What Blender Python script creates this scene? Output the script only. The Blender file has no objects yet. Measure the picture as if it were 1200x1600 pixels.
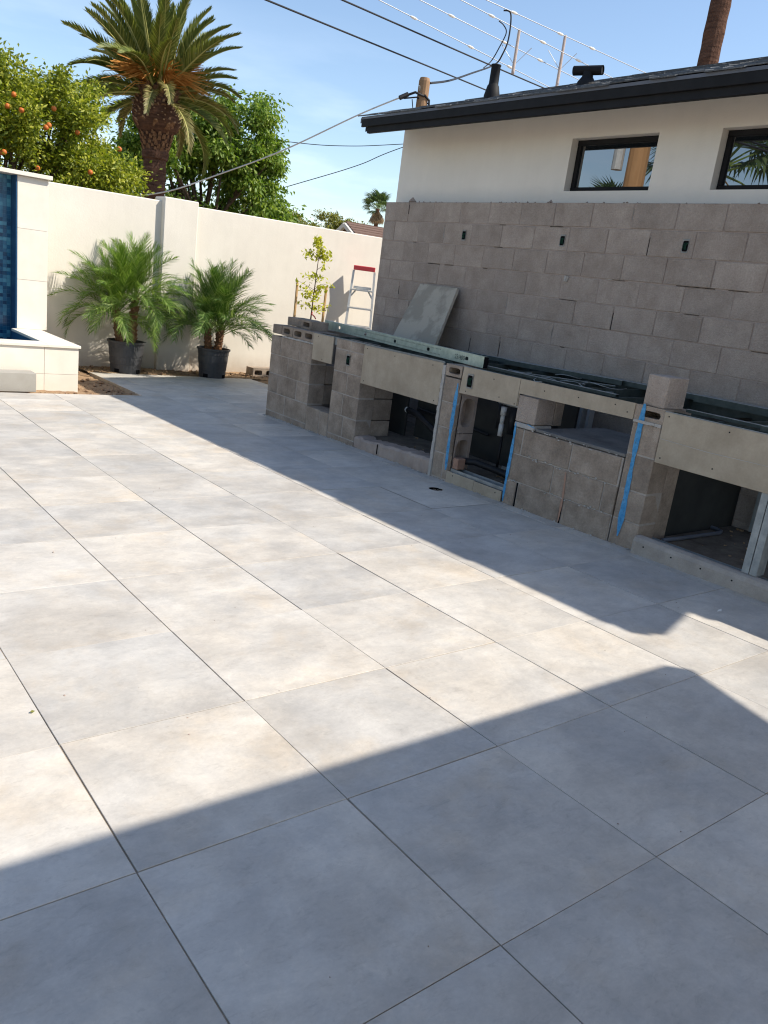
import bpy, math, random
import numpy as np
from mathutils import Matrix, Vector, Euler

R = math.radians
rnd = random.Random(7)
sc = bpy.context.scene

# ------------------------------------------------------------------ camera
cam_d = bpy.data.cameras.new("camera")
cam = bpy.data.objects.new("camera", cam_d)
sc.collection.objects.link(cam)
right = Vector((0.7812066, -0.6112237, 0.1269717))
down = Vector((-0.0708285, -0.2888595, -0.9547479))
fwd = Vector((0.6202415, 0.7368622, -0.268951))
cam.matrix_world = Matrix(((right.x, -down.x, -fwd.x, -0.65388),
                           (right.y, -down.y, -fwd.y, -1.50186),
                           (right.z, -down.z, -fwd.z, 1.39569), (0, 0, 0, 1)))
cam_d.sensor_fit = 'VERTICAL'
cam_d.sensor_height = 24.0
cam_d.lens = 1246.81 / 1600 * 24.0
cam_d.clip_start = 0.05
cam_d.clip_end = 900
sc.camera = cam

# ------------------------------------------------------------------ sun, sky, exposure
SUN = Vector((0.69, -0.68, 1.0)).normalized()
sun_d = bpy.data.lights.new("sun", 'SUN')
sun_d.energy = 4.05
sun_d.angle = R(0.53)
sun_d.color = (1.0, 0.925, 0.81)
sun = bpy.data.objects.new("sun", sun_d)
sc.collection.objects.link(sun)
sun.rotation_euler = SUN.to_track_quat('Z', 'Y').to_euler()
sun.location = (20, -20, 30)

world = bpy.data.worlds.new("World")
sc.world = world
world.use_nodes = True
wn = world.node_tree
wn.nodes.clear()
w_out = wn.nodes.new('ShaderNodeOutputWorld')
w_sky = wn.nodes.new('ShaderNodeTexSky')
w_sky.sky_type = 'NISHITA'
w_sky.sun_disc = False
w_sky.sun_elevation = math.asin(SUN.z)
w_sky.sun_rotation = math.atan2(SUN.x, SUN.y)
w_sky.air_density = 1.0
w_sky.dust_density = 0.55
w_sky.ozone_density = 1.25
w_bg = wn.nodes.new('ShaderNodeBackground')
w_bg.inputs["Strength"].default_value = 0.126
w_tc = wn.nodes.new('ShaderNodeTexCoord')
w_map = wn.nodes.new('ShaderNodeMapping')
w_map.inputs['Scale'].default_value = (1.0, 1.0, 4.5)
w_map.inputs['Location'].default_value = (0.35, 0.1, 0.2)
w_noise = wn.nodes.new('ShaderNodeTexNoise')
w_noise.inputs['Scale'].default_value = 2.6
w_noise.inputs['Detail'].default_value = 7
w_noise.inputs['Roughness'].default_value = 0.55
w_ramp = wn.nodes.new('ShaderNodeValToRGB')
w_ramp.color_ramp.elements[0].position = 0.52
w_ramp.color_ramp.elements[1].position = 0.78
w_mix = wn.nodes.new('ShaderNodeMix')
w_mix.data_type = 'RGBA'
w_mix.inputs['B'].default_value = (7.4, 8.0, 8.8, 1)
w_mul = wn.nodes.new('ShaderNodeMath')
w_mul.operation = 'MULTIPLY'
w_mul.inputs[1].default_value = 0.5
L = wn.links.new
L(w_tc.outputs['Generated'], w_map.inputs['Vector'])
L(w_map.outputs['Vector'], w_noise.inputs['Vector'])
L(w_noise.outputs['Fac'], w_ramp.inputs['Fac'])
w_sep = wn.nodes.new('ShaderNodeSeparateXYZ')
w_low = wn.nodes.new('ShaderNodeMapRange')      # clouds lie low, all round the horizon
w_low.inputs['From Min'].default_value = 0.27
w_low.inputs['From Max'].default_value = 0.12
w_fac = wn.nodes.new('ShaderNodeMath')
w_fac.operation = 'MULTIPLY'
L(w_tc.outputs['Generated'], w_sep.inputs[0])
L(w_sep.outputs['Z'], w_low.inputs['Value'])
L(w_ramp.outputs['Color'], w_fac.inputs[0])
L(w_low.outputs[0], w_fac.inputs[1])
L(w_fac.outputs[0], w_mul.inputs[0])
L(w_mul.outputs[0], w_mix.inputs['Factor'])
L(w_sky.outputs['Color'], w_mix.inputs['A'])
L(w_mix.outputs['Result'], w_bg.inputs['Color'])
L(w_bg.outputs['Background'], w_out.inputs['Surface'])

vs = sc.view_settings
vs.view_transform = 'Standard'
vs.look = 'None'
vs.gamma = 1
vs.use_curve_mapping = False
vs.exposure = 0.68
sc.render.engine = 'CYCLES'
sc.cycles.max_bounces = 6
sc.cycles.filter_width = 1.15

# ------------------------------------------------------------------ helpers
COL = sc.collection
SX, SY = -0.0033877, -0.0128296
TYAW = -0.0091582
TILE = 0.61


def gz(x, y):
    return SX * x + SY * y


class MB:
    def __init__(self):
        self.v = []
        self.f = []
        self.m = []
        self.cur = 0

    def add(self, verts, faces):
        o = len(self.v)
        self.v.extend([tuple(p) for p in verts])
        for f in faces:
            self.f.append(tuple(o + i for i in f))
            self.m.append(self.cur)
        return self

    def box(self, x0, x1, y0, y1, z0, z1, b=0.0, M=None):
        if b <= 0:
            vs_ = [(x, y, z) for x in (x0, x1) for y in (y0, y1) for z in (z0, z1)]
            fs = [(0, 1, 3, 2), (4, 6, 7, 5), (0, 4, 5, 1), (2, 3, 7, 6), (0, 2, 6, 4), (1, 5, 7, 3)]
        else:
            vs_, fs = chamfer_box(x0, x1, y0, y1, z0, z1, b)
        if M is not None:
            vs_ = [M @ Vector(p) for p in vs_]
        return self.add(vs_, fs)

    def tube(self, pts, r, n=8, cap=True):
        pts = [Vector(p) for p in pts]
        rs = r if isinstance(r, (list, tuple)) else [r] * len(pts)
        rings = []
        a = None
        for i, p in enumerate(pts):
            t = (pts[min(i + 1, len(pts) - 1)] - pts[max(i - 1, 0)]).normalized()
            if a is None:
                a = t.orthogonal().normalized()
            else:
                a = (a - t * a.dot(t)).normalized()
            b = t.cross(a)
            rings.append([p + (a * math.cos(2 * math.pi * k / n) + b * math.sin(2 * math.pi * k / n)) * rs[i] for k in range(n)])
        vs_ = [q for rg in rings for q in rg]
        fs = []
        for i in range(len(pts) - 1):
            for k in range(n):
                k2 = (k + 1) % n
                fs.append((i * n + k, i * n + k2, (i + 1) * n + k2, (i + 1) * n + k))
        if cap:
            fs.append(tuple(reversed(range(n))))
            fs.append(tuple((len(pts) - 1) * n + k for k in range(n)))
        return self.add(vs_, fs)

    def lathe(self, prof, n=24, c=(0, 0, 0), jit=0.0, cap=False):
        vs_ = []
        for r, z in prof:
            for k in range(n):
                a = 2 * math.pi * k / n
                rr = r * (1 + jit * (rnd.random() - .5))
                vs_.append((c[0] + rr * math.cos(a), c[1] + rr * math.sin(a), c[2] + z))
        fs = []
        for i in range(len(prof) - 1):
            for k in range(n):
                k2 = (k + 1) % n
                fs.append((i * n + k, i * n + k2, (i + 1) * n + k2, (i + 1) * n + k))
        if cap:
            fs.append(tuple((len(prof) - 1) * n + k for k in range(n)))
        return self.add(vs_, fs)

    def ring_cell(self, u0, u1, v0, v1, hu, hv, ru, rv, P, depth=0.12, power=4, n=24, inset=True):
        """rect cell u0..u1 x v0..v1 with a rounded hole centred hu,hv; P maps (u,v,d) to 3-D"""
        cu, cv = hu, hv
        angs = [math.atan2(b - cv, a - cu) for a in (u0, u1) for b in (v0, v1)]
        angs += [2 * math.pi * k / n - math.pi for k in range(n)]
        angs = sorted(angs)
        aa = [angs[0]]
        for q in angs[1:]:
            if q - aa[-1] > 1e-3:
                aa.append(q)
        out, inn = [], []
        for q in aa:
            c, s = math.cos(q), math.sin(q)
            ts = []
            if c > 1e-9: ts.append((u1 - cu) / c)
            if c < -1e-9: ts.append((u0 - cu) / c)
            if s > 1e-9: ts.append((v1 - cv) / s)
            if s < -1e-9: ts.append((v0 - cv) / s)
            t = min(ts)
            out.append((cu + c * t, cv + s * t))
            rr = (abs(c / ru) ** power + abs(s / rv) ** power) ** (-1 / power)
            inn.append((cu + c * rr, cv + s * rr))
        n_ = len(aa)
        vs_ = [P(u, v, 0) for u, v in out] + [P(u, v, 0) for u, v in inn] + [P(u, v, depth) for u, v in inn]
        fs = []
        for k in range(n_):
            k2 = (k + 1) % n_
            fs.append((k, k2, n_ + k2, n_ + k))
            fs.append((n_ + k, n_ + k2, 2 * n_ + k2, 2 * n_ + k))
        if inset:
            fs.append(tuple(2 * n_ + k for k in range(n_)))
        return self.add(vs_, fs)

    def mesh(self, name, mats, smooth=False):
        me = bpy.data.meshes.new(name)
        me.from_pydata(self.v, [], self.f)
        if not isinstance(mats, (list, tuple)):
            mats = [mats]
        for m in mats:
            me.materials.append(m)
        if len(mats) > 1:
            me.polygons.foreach_set('material_index', self.m)
        if smooth:
            me.polygons.foreach_set('use_smooth', [True] * len(me.polygons))
        me.update()
        return me

    def build(self, name, mats, parent=None, smooth=False, loc=None, fix=True):
        me = self.mesh(name, mats, smooth)
        if fix:
            import bmesh
            bm = bmesh.new()
            bm.from_mesh(me)
            bmesh.ops.recalc_face_normals(bm, faces=bm.faces)
            bm.to_mesh(me)
            bm.free()
        return link(name, me, parent, loc)


def link(name, data, parent=None, loc=None, rot=None):
    o = bpy.data.objects.new(name, data)
    COL.objects.link(o)
    if parent is not None:
        o.parent = parent
    if loc is not None:
        o.location = loc
    if rot is not None:
        o.rotation_euler = rot
    return o


def thing(name, label, cat, loc=(0, 0, 0), rot=None, group=None):
    o = link(name, None, None, loc, rot)
    o.empty_display_size = 0.1
    return tag(o, label, cat, group)


def tag(o, label, cat, group=None):
    o['label'] = label
    o['category'] = cat
    if group:
        o['group'] = group
    return o


def struct(o, label=None):
    o['kind'] = 'structure'
    if label:
        o['label'] = label
    return o


def stuff(o):
    o['kind'] = 'stuff'
    return o


def chamfer_box(x0, x1, y0, y1, z0, z1, b):
    vs_ = []
    idx = {}
    X, Y, Z = (x0, x1), (y0, y1), (z0, z1)
    for i in (0, 1):
        for j in (0, 1):
            for k in (0, 1):
                dx, dy, dz = (1 - 2 * i) * b, (1 - 2 * j) * b, (1 - 2 * k) * b
                for a, off in (('x', (0, dy, dz)), ('y', (dx, 0, dz)), ('z', (dx, dy, 0))):
                    idx[(i, j, k, a)] = len(vs_)
                    vs_.append((X[i] + off[0], Y[j] + off[1], Z[k] + off[2]))
    g = lambda i, j, k, a: idx[(i, j, k, a)]
    fs = []
    for i in (0, 1):
        fs.append((g(i, 0, 0, 'x'), g(i, 1, 0, 'x'), g(i, 1, 1, 'x'), g(i, 0, 1, 'x')))
        fs.append((g(0, i, 0, 'y'), g(1, i, 0, 'y'), g(1, i, 1, 'y'), g(0, i, 1, 'y')))
        fs.append((g(0, 0, i, 'z'), g(1, 0, i, 'z'), g(1, 1, i, 'z'), g(0, 1, i, 'z')))
    for j in (0, 1):
        for k in (0, 1):
            fs.append((g(0, j, k, 'y'), g(1, j, k, 'y'), g(1, j, k, 'z'), g(0, j, k, 'z')))
            fs.append((g(j, 0, k, 'x'), g(j, 1, k, 'x'), g(j, 1, k, 'z'), g(j, 0, k, 'z')))
            fs.append((g(j, k, 0, 'x'), g(j, k, 1, 'x'), g(j, k, 1, 'y'), g(j, k, 0, 'y')))
    for i in (0, 1):
        for j in (0, 1):
            for k in (0, 1):
                fs.append((g(i, j, k, 'x'), g(i, j, k, 'y'), g(i, j, k, 'z')))
    return vs_, fs


# ------------------------------------------------------------------ materials
def nd(nt, typ, **kw):
    n = nt.nodes.new(typ)
    for k, v in kw.items():
        if k in n.inputs:
            n.inputs[k].default_value = v
        else:
            setattr(n, k, v)
    return n


def c4(c):
    return (c[0], c[1], c[2], 1)


def material(name, c1, c2=None, scale=4.0, rough=0.85, bump=0.3, bscale=60.0, bdist=0.004, spec=0.3, metallic=0.0,
             ovar=0.0, speck=0.0, speck_scale=220.0, stretch=(1, 1, 1), contrast=(0.3, 0.7), streak=0.0, pits=0.0, splash=None):
    m = bpy.data.materials.new(name)
    m.use_nodes = True
    nt = m.node_tree
    bs = nt.nodes['Principled BSDF']
    lk = nt.links.new
    tc = nd(nt, 'ShaderNodeTexCoord')
    oi = nd(nt, 'ShaderNodeObjectInfo')
    off = nd(nt, 'ShaderNodeVectorMath', operation='MULTIPLY_ADD')
    cmb = nd(nt, 'ShaderNodeCombineXYZ')
    for i in range(3):
        lk(oi.outputs['Random'], cmb.inputs[i])
    lk(cmb.outputs[0], off.inputs[0])
    off.inputs[1].default_value = (37.0, 91.0, 53.0)
    lk(tc.outputs['Object'], off.inputs[2])
    mp = nd(nt, 'ShaderNodeMapping')
    mp.inputs['Scale'].default_value = stretch
    lk(off.outputs[0], mp.inputs['Vector'])
    n1 = nd(nt, 'ShaderNodeTexNoise', Scale=scale, Detail=8.0, Roughness=0.6)
    lk(mp.outputs[0], n1.inputs['Vector'])
    rp = nd(nt, 'ShaderNodeValToRGB')
    rp.color_ramp.elements[0].position = contrast[0]
    rp.color_ramp.elements[1].position = contrast[1]
    rp.color_ramp.elements[0].color = c4(c1)
    rp.color_ramp.elements[1].color = c4(c2 or c1)
    lk(n1.outputs['Fac'], rp.inputs['Fac'])
    col = rp.outputs['Color']
    n2 = nd(nt, 'ShaderNodeTexNoise', Scale=bscale, Detail=6.0, Roughness=0.65)
    lk(off.outputs[0], n2.inputs['Vector'])
    height = n2.outputs['Fac']

    def scaled(col, fac_socket, lo, hi):
        mr = nd(nt, 'ShaderNodeMapRange')
        mr.inputs['To Min'].default_value = lo
        mr.inputs['To Max'].default_value = hi
        lk(fac_socket, mr.inputs['Value'])
        mx = nd(nt, 'ShaderNodeMix', data_type='RGBA', blend_type='MULTIPLY')
        mx.inputs['Factor'].default_value = 1.0
        lk(col, mx.inputs['A'])
        lk(mr.outputs[0], mx.inputs['B'])
        return mx.outputs['Result']
    if speck:
        n3 = nd(nt, 'ShaderNodeTexNoise', Scale=speck_scale, Detail=3.0, Roughness=0.7)
        lk(off.outputs[0], n3.inputs['Vector'])
        col = scaled(col, n3.outputs['Fac'], 1 - speck, 1 + speck)
    if streak:
        mp2 = nd(nt, 'ShaderNodeMapping')
        mp2.inputs['Scale'].default_value = (14, 14, 1.1)
        lk(off.outputs[0], mp2.inputs['Vector'])
        n4 = nd(nt, 'ShaderNodeTexNoise', Scale=1.0, Detail=5.0)
        lk(mp2.outputs[0], n4.inputs['Vector'])
        col = scaled(col, n4.outputs['Fac'], 1 - streak, 1 + streak)
    if ovar:
        col = scaled(col, oi.outputs['Random'], 1 - ovar, 1 + ovar)
    if splash:
        sx_ = nd(nt, 'ShaderNodeSeparateXYZ')
        lk(tc.outputs['Object'], sx_.inputs[0])
        mz = nd(nt, 'ShaderNodeMapRange')
        mz.inputs['From Min'].default_value = splash[1]
        mz.inputs['From Max'].default_value = splash[0]
        lk(sx_.outputs['Z'], mz.inputs['Value'])
        ns = nd(nt, 'ShaderNodeTexNoise', Scale=7.0, Detail=9.0, Roughness=.75)
        lk(tc.outputs['Object'], ns.inputs['Vector'])
        mm = nd(nt, 'ShaderNodeMath', operation='MULTIPLY')
        lk(mz.outputs[0], mm.inputs[0])
        lk(ns.outputs['Fac'], mm.inputs[1])
        mx = nd(nt, 'ShaderNodeMix', data_type='RGBA')
        mx.inputs['B'].default_value = c4(splash[2])
        lk(mm.outputs[0], mx.inputs['Factor'])
        lk(col, mx.inputs['A'])
        col = mx.outputs['Result']
    lk(col, bs.inputs['Base Color'])
    if pits:
        vo = nd(nt, 'ShaderNodeTexVoronoi', Scale=bscale * 1.7)
        lk(off.outputs[0], vo.inputs['Vector'])
        mth = nd(nt, 'ShaderNodeMath', operation='MULTIPLY_ADD')
        lk(vo.outputs['Distance'], mth.inputs[0])
        mth.inputs[1].default_value = pits
        lk(n2.outputs['Fac'], mth.inputs[2])
        height = mth.outputs[0]
    bs.inputs['Roughness'].default_value = rough
    bs.inputs['Metallic'].default_value = metallic
    bs.inputs['Specular IOR Level'].default_value = spec
    if bump:
        bp = nd(nt, 'ShaderNodeBump', Strength=bump, Distance=bdist)
        lk(height, bp.inputs['Height'])
        lk(bp.outputs[0], bs.inputs['Normal'])
    return m


def leaf_material(name, ca, cb, cc, trans=0.35, rough=0.5):
    m = bpy.data.materials.new(name)
    m.use_nodes = True
    nt = m.node_tree
    lk = nt.links.new
    bs = nt.nodes['Principled BSDF']
    out = nt.nodes['Material Output']
    ge = nd(nt, 'ShaderNodeNewGeometry')
    rp = nd(nt, 'ShaderNodeValToRGB')
    rp.color_ramp.elements[0].color = c4(ca)
    rp.color_ramp.elements[1].color = c4(cc)
    e = rp.color_ramp.elements.new(0.55)
    e.color = c4(cb)
    lk(ge.outputs['Random Per Island'], rp.inputs['Fac'])
    lk(rp.outputs['Color'], bs.inputs['Base Color'])
    bs.inputs['Roughness'].default_value = rough
    bs.inputs['Specular IOR Level'].default_value = 0.35
    tr = nd(nt, 'ShaderNodeBsdfTranslucent')
    br = nd(nt, 'ShaderNodeMix', data_type='RGBA', blend_type='MULTIPLY')
    br.inputs['Factor'].default_value = 1
    br.inputs['B'].default_value = (1.5, 1.6, 0.7, 1)
    lk(rp.outputs['Color'], br.inputs['A'])
    lk(br.outputs['Result'], tr.inputs['Color'])
    mx = nd(nt, 'ShaderNodeMixShader', Fac=trans)
    lk(bs.outputs[0], mx.inputs[1])
    lk(tr.outputs[0], mx.inputs[2])
    lk(mx.outputs[0], out.inputs['Surface'])
    return m


M = {}
def tile_material():
    m = bpy.data.materials.new('porcelain_tile')
    m.use_nodes = True
    nt = m.node_tree
    lk = nt.links.new
    bs = nt.nodes['Principled BSDF']
    tc = nd(nt, 'ShaderNodeTexCoord')
    oi = nd(nt, 'ShaderNodeObjectInfo')
    cmb = nd(nt, 'ShaderNodeCombineXYZ')
    for i in range(3):
        lk(oi.outputs['Random'], cmb.inputs[i])
    off = nd(nt, 'ShaderNodeVectorMath', operation='MULTIPLY_ADD')
    lk(cmb.outputs[0], off.inputs[0])
    off.inputs[1].default_value = (61.0, 83.0, 47.0)
    lk(tc.outputs['Object'], off.inputs[2])

    def noise(scale, detail, rough, stretch=(1, 1, 1), dist=0.0):
        mp = nd(nt, 'ShaderNodeMapping')
        mp.inputs['Scale'].default_value = stretch
        lk(off.outputs[0], mp.inputs['Vector'])
        n = nd(nt, 'ShaderNodeTexNoise', Scale=scale, Detail=detail, Roughness=rough, Distortion=dist)
        lk(mp.outputs[0], n.inputs['Vector'])
        return n.outputs['Fac']

    def ramp(f, p0, p1, ca, cb):
        r = nd(nt, 'ShaderNodeValToRGB')
        r.color_ramp.elements[0].position = p0
        r.color_ramp.elements[1].position = p1
        r.color_ramp.elements[0].color = c4(ca)
        r.color_ramp.elements[1].color = c4(cb)
        lk(f, r.inputs['Fac'])
        return r.outputs['Color']

    def mul(a, b):
        x = nd(nt, 'ShaderNodeMix', data_type='RGBA', blend_type='MULTIPLY')
        x.inputs['Factor'].default_value = 1
        lk(a, x.inputs['A'])
        lk(b, x.inputs['B'])
        return x.outputs['Result']
    col = ramp(noise(1.9, 14, .70, (1, 1.2, 1), .25), .40, .60, (.475, .452, .42), (.595, .567, .523))
    col = mul(col, ramp(noise(5.0, 14, .75, (.9, 1.25, 1), .3), .40, .60, (.885, .882, .88), (1.05, 1.045, 1.035)))
    col = mul(col, ramp(noise(2.3, 10, .66, (1, 1, 1), .2), .52, .66, (1, 1, 1), (1.0, .95, .885)))
    col = mul(col, ramp(noise(1.5, 10, .7, (1, 1, 1), .3), .42, .58, (.97, .98, .99), (1.03, 1.008, .972)))
    col = mul(col, ramp(noise(80, 8, .75), .25, .75, (.93, .93, .93), (1.06, 1.06, 1.06)))
    col = mul(col, ramp(noise(18, 12, .8, (1, 2.4, 1), .8), .54, .61, (1, 1, 1), (.90, .895, .89)))
    col = mul(col, ramp(noise(13, 12, .8, (1.8, 1, 1), .8), .57, .64, (1, 1, 1), (1.08, 1.07, 1.055)))
    col = mul(col, ramp(oi.outputs['Random'], 0, 1, (.865, .87, .88), (1.065, 1.05, 1.025)))
    lk(col, bs.inputs['Base Color'])
    mr = nd(nt, 'ShaderNodeMapRange')
    mr.inputs['To Min'].default_value = .42
    mr.inputs['To Max'].default_value = .66
    lk(noise(5, 8, .65), mr.inputs['Value'])
    lk(mr.outputs[0], bs.inputs['Roughness'])
    bs.inputs['Specular IOR Level'].default_value = .35
    bp = nd(nt, 'ShaderNodeBump', Strength=.1, Distance=.002)
    lk(noise(45, 8, .7), bp.inputs['Height'])
    lk(bp.outputs[0], bs.inputs['Normal'])
    return m


M['tile'] = tile_material()
M['grout'] = material('grout', (0.28, 0.235, 0.18), (0.4, 0.34, 0.27), scale=12, bump=0.5)
M['cmu'] = material('concrete_block', (0.325, 0.262, 0.215), (0.442, 0.366, 0.308), scale=5, rough=0.95, bump=1.0, bscale=90, bdist=0.006,
                    spec=0.15, ovar=0.09, speck=0.32, speck_scale=75, pits=0.6, streak=0.1)
M['cmu_old'] = material('weathered_block', (0.225, 0.178, 0.138), (0.415, 0.338, 0.27), scale=6, rough=0.95, bump=0.85, bscale=110, bdist=0.005,
                        spec=0.15, ovar=0.1, speck=0.36, speck_scale=65, pits=0.6, streak=0.14)
M['mortar'] = material('mortar', (0.31, 0.248, 0.21), (0.42, 0.345, 0.295), scale=9, rough=0.97, bump=0.9, bscale=80, bdist=0.006, speck=0.2, spec=0.1)
M['mortar_light'] = material('fresh_mortar', (0.38, 0.36, 0.33), (0.5, 0.47, 0.43), scale=9, rough=0.97, bump=1.0, bscale=60, bdist=0.01, speck=0.2, spec=0.1)
M['mortar_pale'] = material('pale_mortar', (0.33, 0.29, 0.25), (0.45, 0.40, 0.35), scale=9, rough=0.97, bump=0.9, bscale=80, bdist=0.006, speck=0.2, spec=0.1)
M['board'] = material('cement_board', (0.325, 0.268, 0.198), (0.43, 0.362, 0.275), scale=5, rough=0.9, bump=0.2, bscale=40, speck=0.12, speck_scale=60, streak=0.12, ovar=0.04, spec=0.2)
M['steel'] = material('galvanised_steel', (0.24, 0.26, 0.265), (0.4, 0.42, 0.42), scale=18, rough=0.6, bump=0.1, bscale=30, metallic=0.6, spec=0.5)
M['steel_green'] = material('coated_steel', (0.33, 0.40, 0.33), (0.52, 0.58, 0.49), scale=20, rough=0.5, bump=0.1, bscale=30, metallic=0.35, spec=0.5)
M['dark'] = material('void_shade', (0.01, 0.01, 0.011), bump=0, spec=0.0)  # near-black colour standing in for the shade inside holes and gaps
M['steel_shaded'] = material('shaded_steel', (0.035, 0.048, 0.044), (0.07, 0.085, 0.078), scale=18, rough=0.6, bump=0.1, bscale=30, metallic=0.2, spec=0.3)  # darker copy of the steel, shade of upright and inner faces in its colour
M['stucco'] = material('white_stucco', (0.645, 0.60, 0.525), (0.705, 0.66, 0.58), scale=1.3, rough=0.92, bump=0.5, bscale=45, bdist=0.004, spec=0.15, speck=0.045, speck_scale=5, streak=.035, splash=(-.14, .16, (.33, .23, .15)))
M['house_stucco'] = material('house_stucco', (0.75, 0.705, 0.635), (0.795, 0.75, 0.68), scale=1.1, rough=0.92, bump=0.45, bscale=60, bdist=0.004, spec=0.15, speck=.04, speck_scale=4, streak=.03)
M['black_trim'] = material('black_trim', (0.008, 0.008, 0.009), (0.014, 0.014, 0.015), scale=8, rough=0.65, bump=0.06, bscale=20, spec=0.2)
M['shingle'] = material('asphalt_shingle', (0.075, 0.082, 0.09), (0.15, 0.158, 0.165), scale=40, rough=0.95, bump=0.6, bscale=260, spec=0.15, ovar=0.3)
M['limestone'] = material('limestone_facing', (0.70, 0.64, 0.54), (0.77, 0.71, 0.615), scale=4, rough=0.6, bump=0.08, bscale=30, spec=0.3, ovar=0.03, streak=0.02)
M['dirt'] = material('dirt', (0.25, 0.16, 0.095), (0.42, 0.29, 0.18), scale=9, rough=1.0, bump=1.0, bscale=40, bdist=0.02, speck=0.25, speck_scale=90, spec=0.05)
M['earth'] = material('earth', (0.3, 0.22, 0.15), (0.4, 0.31, 0.22), scale=2, rough=1.0, bump=0.5, bscale=20, spec=0.05)
M['rock'] = material('clod', (0.2, 0.12, 0.07), (0.45, 0.31, 0.2), scale=14, rough=1.0, bump=0.6, bscale=60, ovar=0.2, spec=0.05)
M['wood'] = material('pole_wood', (0.2, 0.12, 0.07), (0.34, 0.21, 0.12), scale=3, rough=0.9, bump=0.7, bscale=30, stretch=(6, 6, 0.5), spec=0.15, streak=0.35)
M['stake'] = material('stake_wood', (0.5, 0.3, 0.13), (0.6, 0.38, 0.18), scale=4, rough=0.8, bump=0.2, stretch=(6, 6, 0.6))
M['bark'] = material('bark', (0.075, 0.05, 0.035), (0.17, 0.115, 0.08), scale=9, rough=1, bump=1.0, bscale=30, bdist=0.03, spec=0.1)
M['palm_bark'] = material('palm_bark', (0.06, 0.032, 0.023), (0.155, 0.085, 0.058), scale=4, rough=1, bump=1.0, bscale=16, bdist=0.06, stretch=(1, 1, 5), spec=0.1)
M['boot'] = material('leaf_base', (0.09, 0.045, 0.025), (0.26, 0.15, 0.085), scale=20, rough=0.95, bump=0.5, bscale=50, spec=0.1, ovar=0.2)
M['boot_light'] = material('cut_leaf_base', (0.22, 0.15, 0.1), (0.4, 0.29, 0.2), scale=20, rough=0.95, bump=0.5, bscale=50, spec=0.1)
M['pot'] = material('black_plastic', (0.036, 0.037, 0.04), (0.065, 0.066, 0.07), scale=5, rough=0.5, bump=0.05, bscale=20, spec=0.4, streak=0.3)
M['cable'] = material('black_cable', (0.015, 0.015, 0.018), rough=0.6, bump=0)
M['wire'] = material('aluminium_wire', (0.42, 0.44, 0.47), rough=0.4, metallic=0.3, bump=0)
M['pale_mast'] = material('pale_mast', (0.42, 0.33, 0.29), (0.5, 0.42, 0.38), scale=3, rough=0.7, bump=0.1)
M['pvc'] = material('white_pvc', (0.6, 0.6, 0.58), (0.68, 0.68, 0.66), rough=0.4, bump=0)
M['grey_pvc'] = material('grey_conduit', (0.09, 0.1, 0.12), (0.13, 0.14, 0.165), rough=0.5, bump=0)
M['brass'] = material('brass', (0.6, 0.36, 0.1), rough=0.35, metallic=0.9, bump=0)
M['hose'] = material('black_hose', (0.015, 0.015, 0.017), rough=0.55, bump=0.05)
M['backer'] = material('shaded_backer', (0.032, 0.033, 0.032), (0.055, 0.056, 0.053), scale=3, rough=1.0, bump=0.2, spec=0.02)  # boards darkened in colour for the shade inside the bays
M['slab'] = material('mortar_smeared_slab', (0.335, 0.295, 0.235), (0.455, 0.40, 0.32), scale=4, rough=0.95, bump=0.7, bscale=30, bdist=0.008, contrast=(0.46, 0.56), speck=0.15, spec=0.1)
M['slate'] = material('dark_slab', (0.13, 0.125, 0.12), (0.22, 0.21, 0.195), scale=6, rough=0.9, bump=0.7, bscale=50, bdist=.006, speck=.25, speck_scale=60, spec=.15)
def sprayed(name, c1, c2):
    m = material(name, c1, c2, scale=30, rough=0.85, bump=0.4, bscale=120, speck=0.2)
    nt = m.node_tree
    lk = nt.links.new
    tc = nd(nt, 'ShaderNodeTexCoord')
    n = nd(nt, 'ShaderNodeTexNoise', Scale=55.0, Detail=6.0, Roughness=.75)
    lk(tc.outputs['Object'], n.inputs['Vector'])
    r = nd(nt, 'ShaderNodeValToRGB')
    r.color_ramp.elements[0].position = .28
    r.color_ramp.elements[1].position = .46
    lk(n.outputs['Fac'], r.inputs['Fac'])
    t = nd(nt, 'ShaderNodeBsdfTransparent')
    x = nd(nt, 'ShaderNodeMixShader')
    lk(r.outputs['Color'], x.inputs[0])
    lk(t.outputs[0], x.inputs[1])
    lk(nt.nodes['Principled BSDF'].outputs[0], x.inputs[2])
    lk(x.outputs[0], nt.nodes['Material Output'].inputs['Surface'])
    return m


M['blue'] = sprayed('blue_chalk_paint', (0.035, 0.22, 0.46), (0.12, 0.36, 0.6))
M['red'] = material('red_plastic', (0.55, 0.05, 0.06), (0.62, 0.08, 0.09), rough=0.45, bump=0.05)
M['alu'] = material('dull_aluminium', (0.55, 0.55, 0.53), (0.68, 0.68, 0.66), scale=10, rough=0.5, metallic=0.35, bump=0.1)
M['alu_dark'] = material('dusty_zinc', (0.2, 0.2, 0.19), (0.34, 0.33, 0.31), scale=40, rough=0.6, metallic=0.4, bump=0.1)
M['knurl'] = material('knurl_shade', (0.2, 0.23, 0.18), (0.32, 0.34, 0.27), rough=.6, bump=0)
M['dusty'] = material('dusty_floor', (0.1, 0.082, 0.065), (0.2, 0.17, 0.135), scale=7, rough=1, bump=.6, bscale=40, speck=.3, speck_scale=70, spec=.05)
M['joint_shadow'] = material('shadowed_joint', (0.035, 0.03, 0.027), (0.09, 0.078, 0.068), scale=30, rough=1, bump=.5, spec=0)  # colour of the shadow inside open block joints
M['clay_roof'] = material('brown_shingle', (0.12, 0.075, 0.06), (0.19, 0.125, 0.1), scale=30, rough=0.95, bump=0.4, ovar=0.15, stretch=(1, 1, 3))
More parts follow.
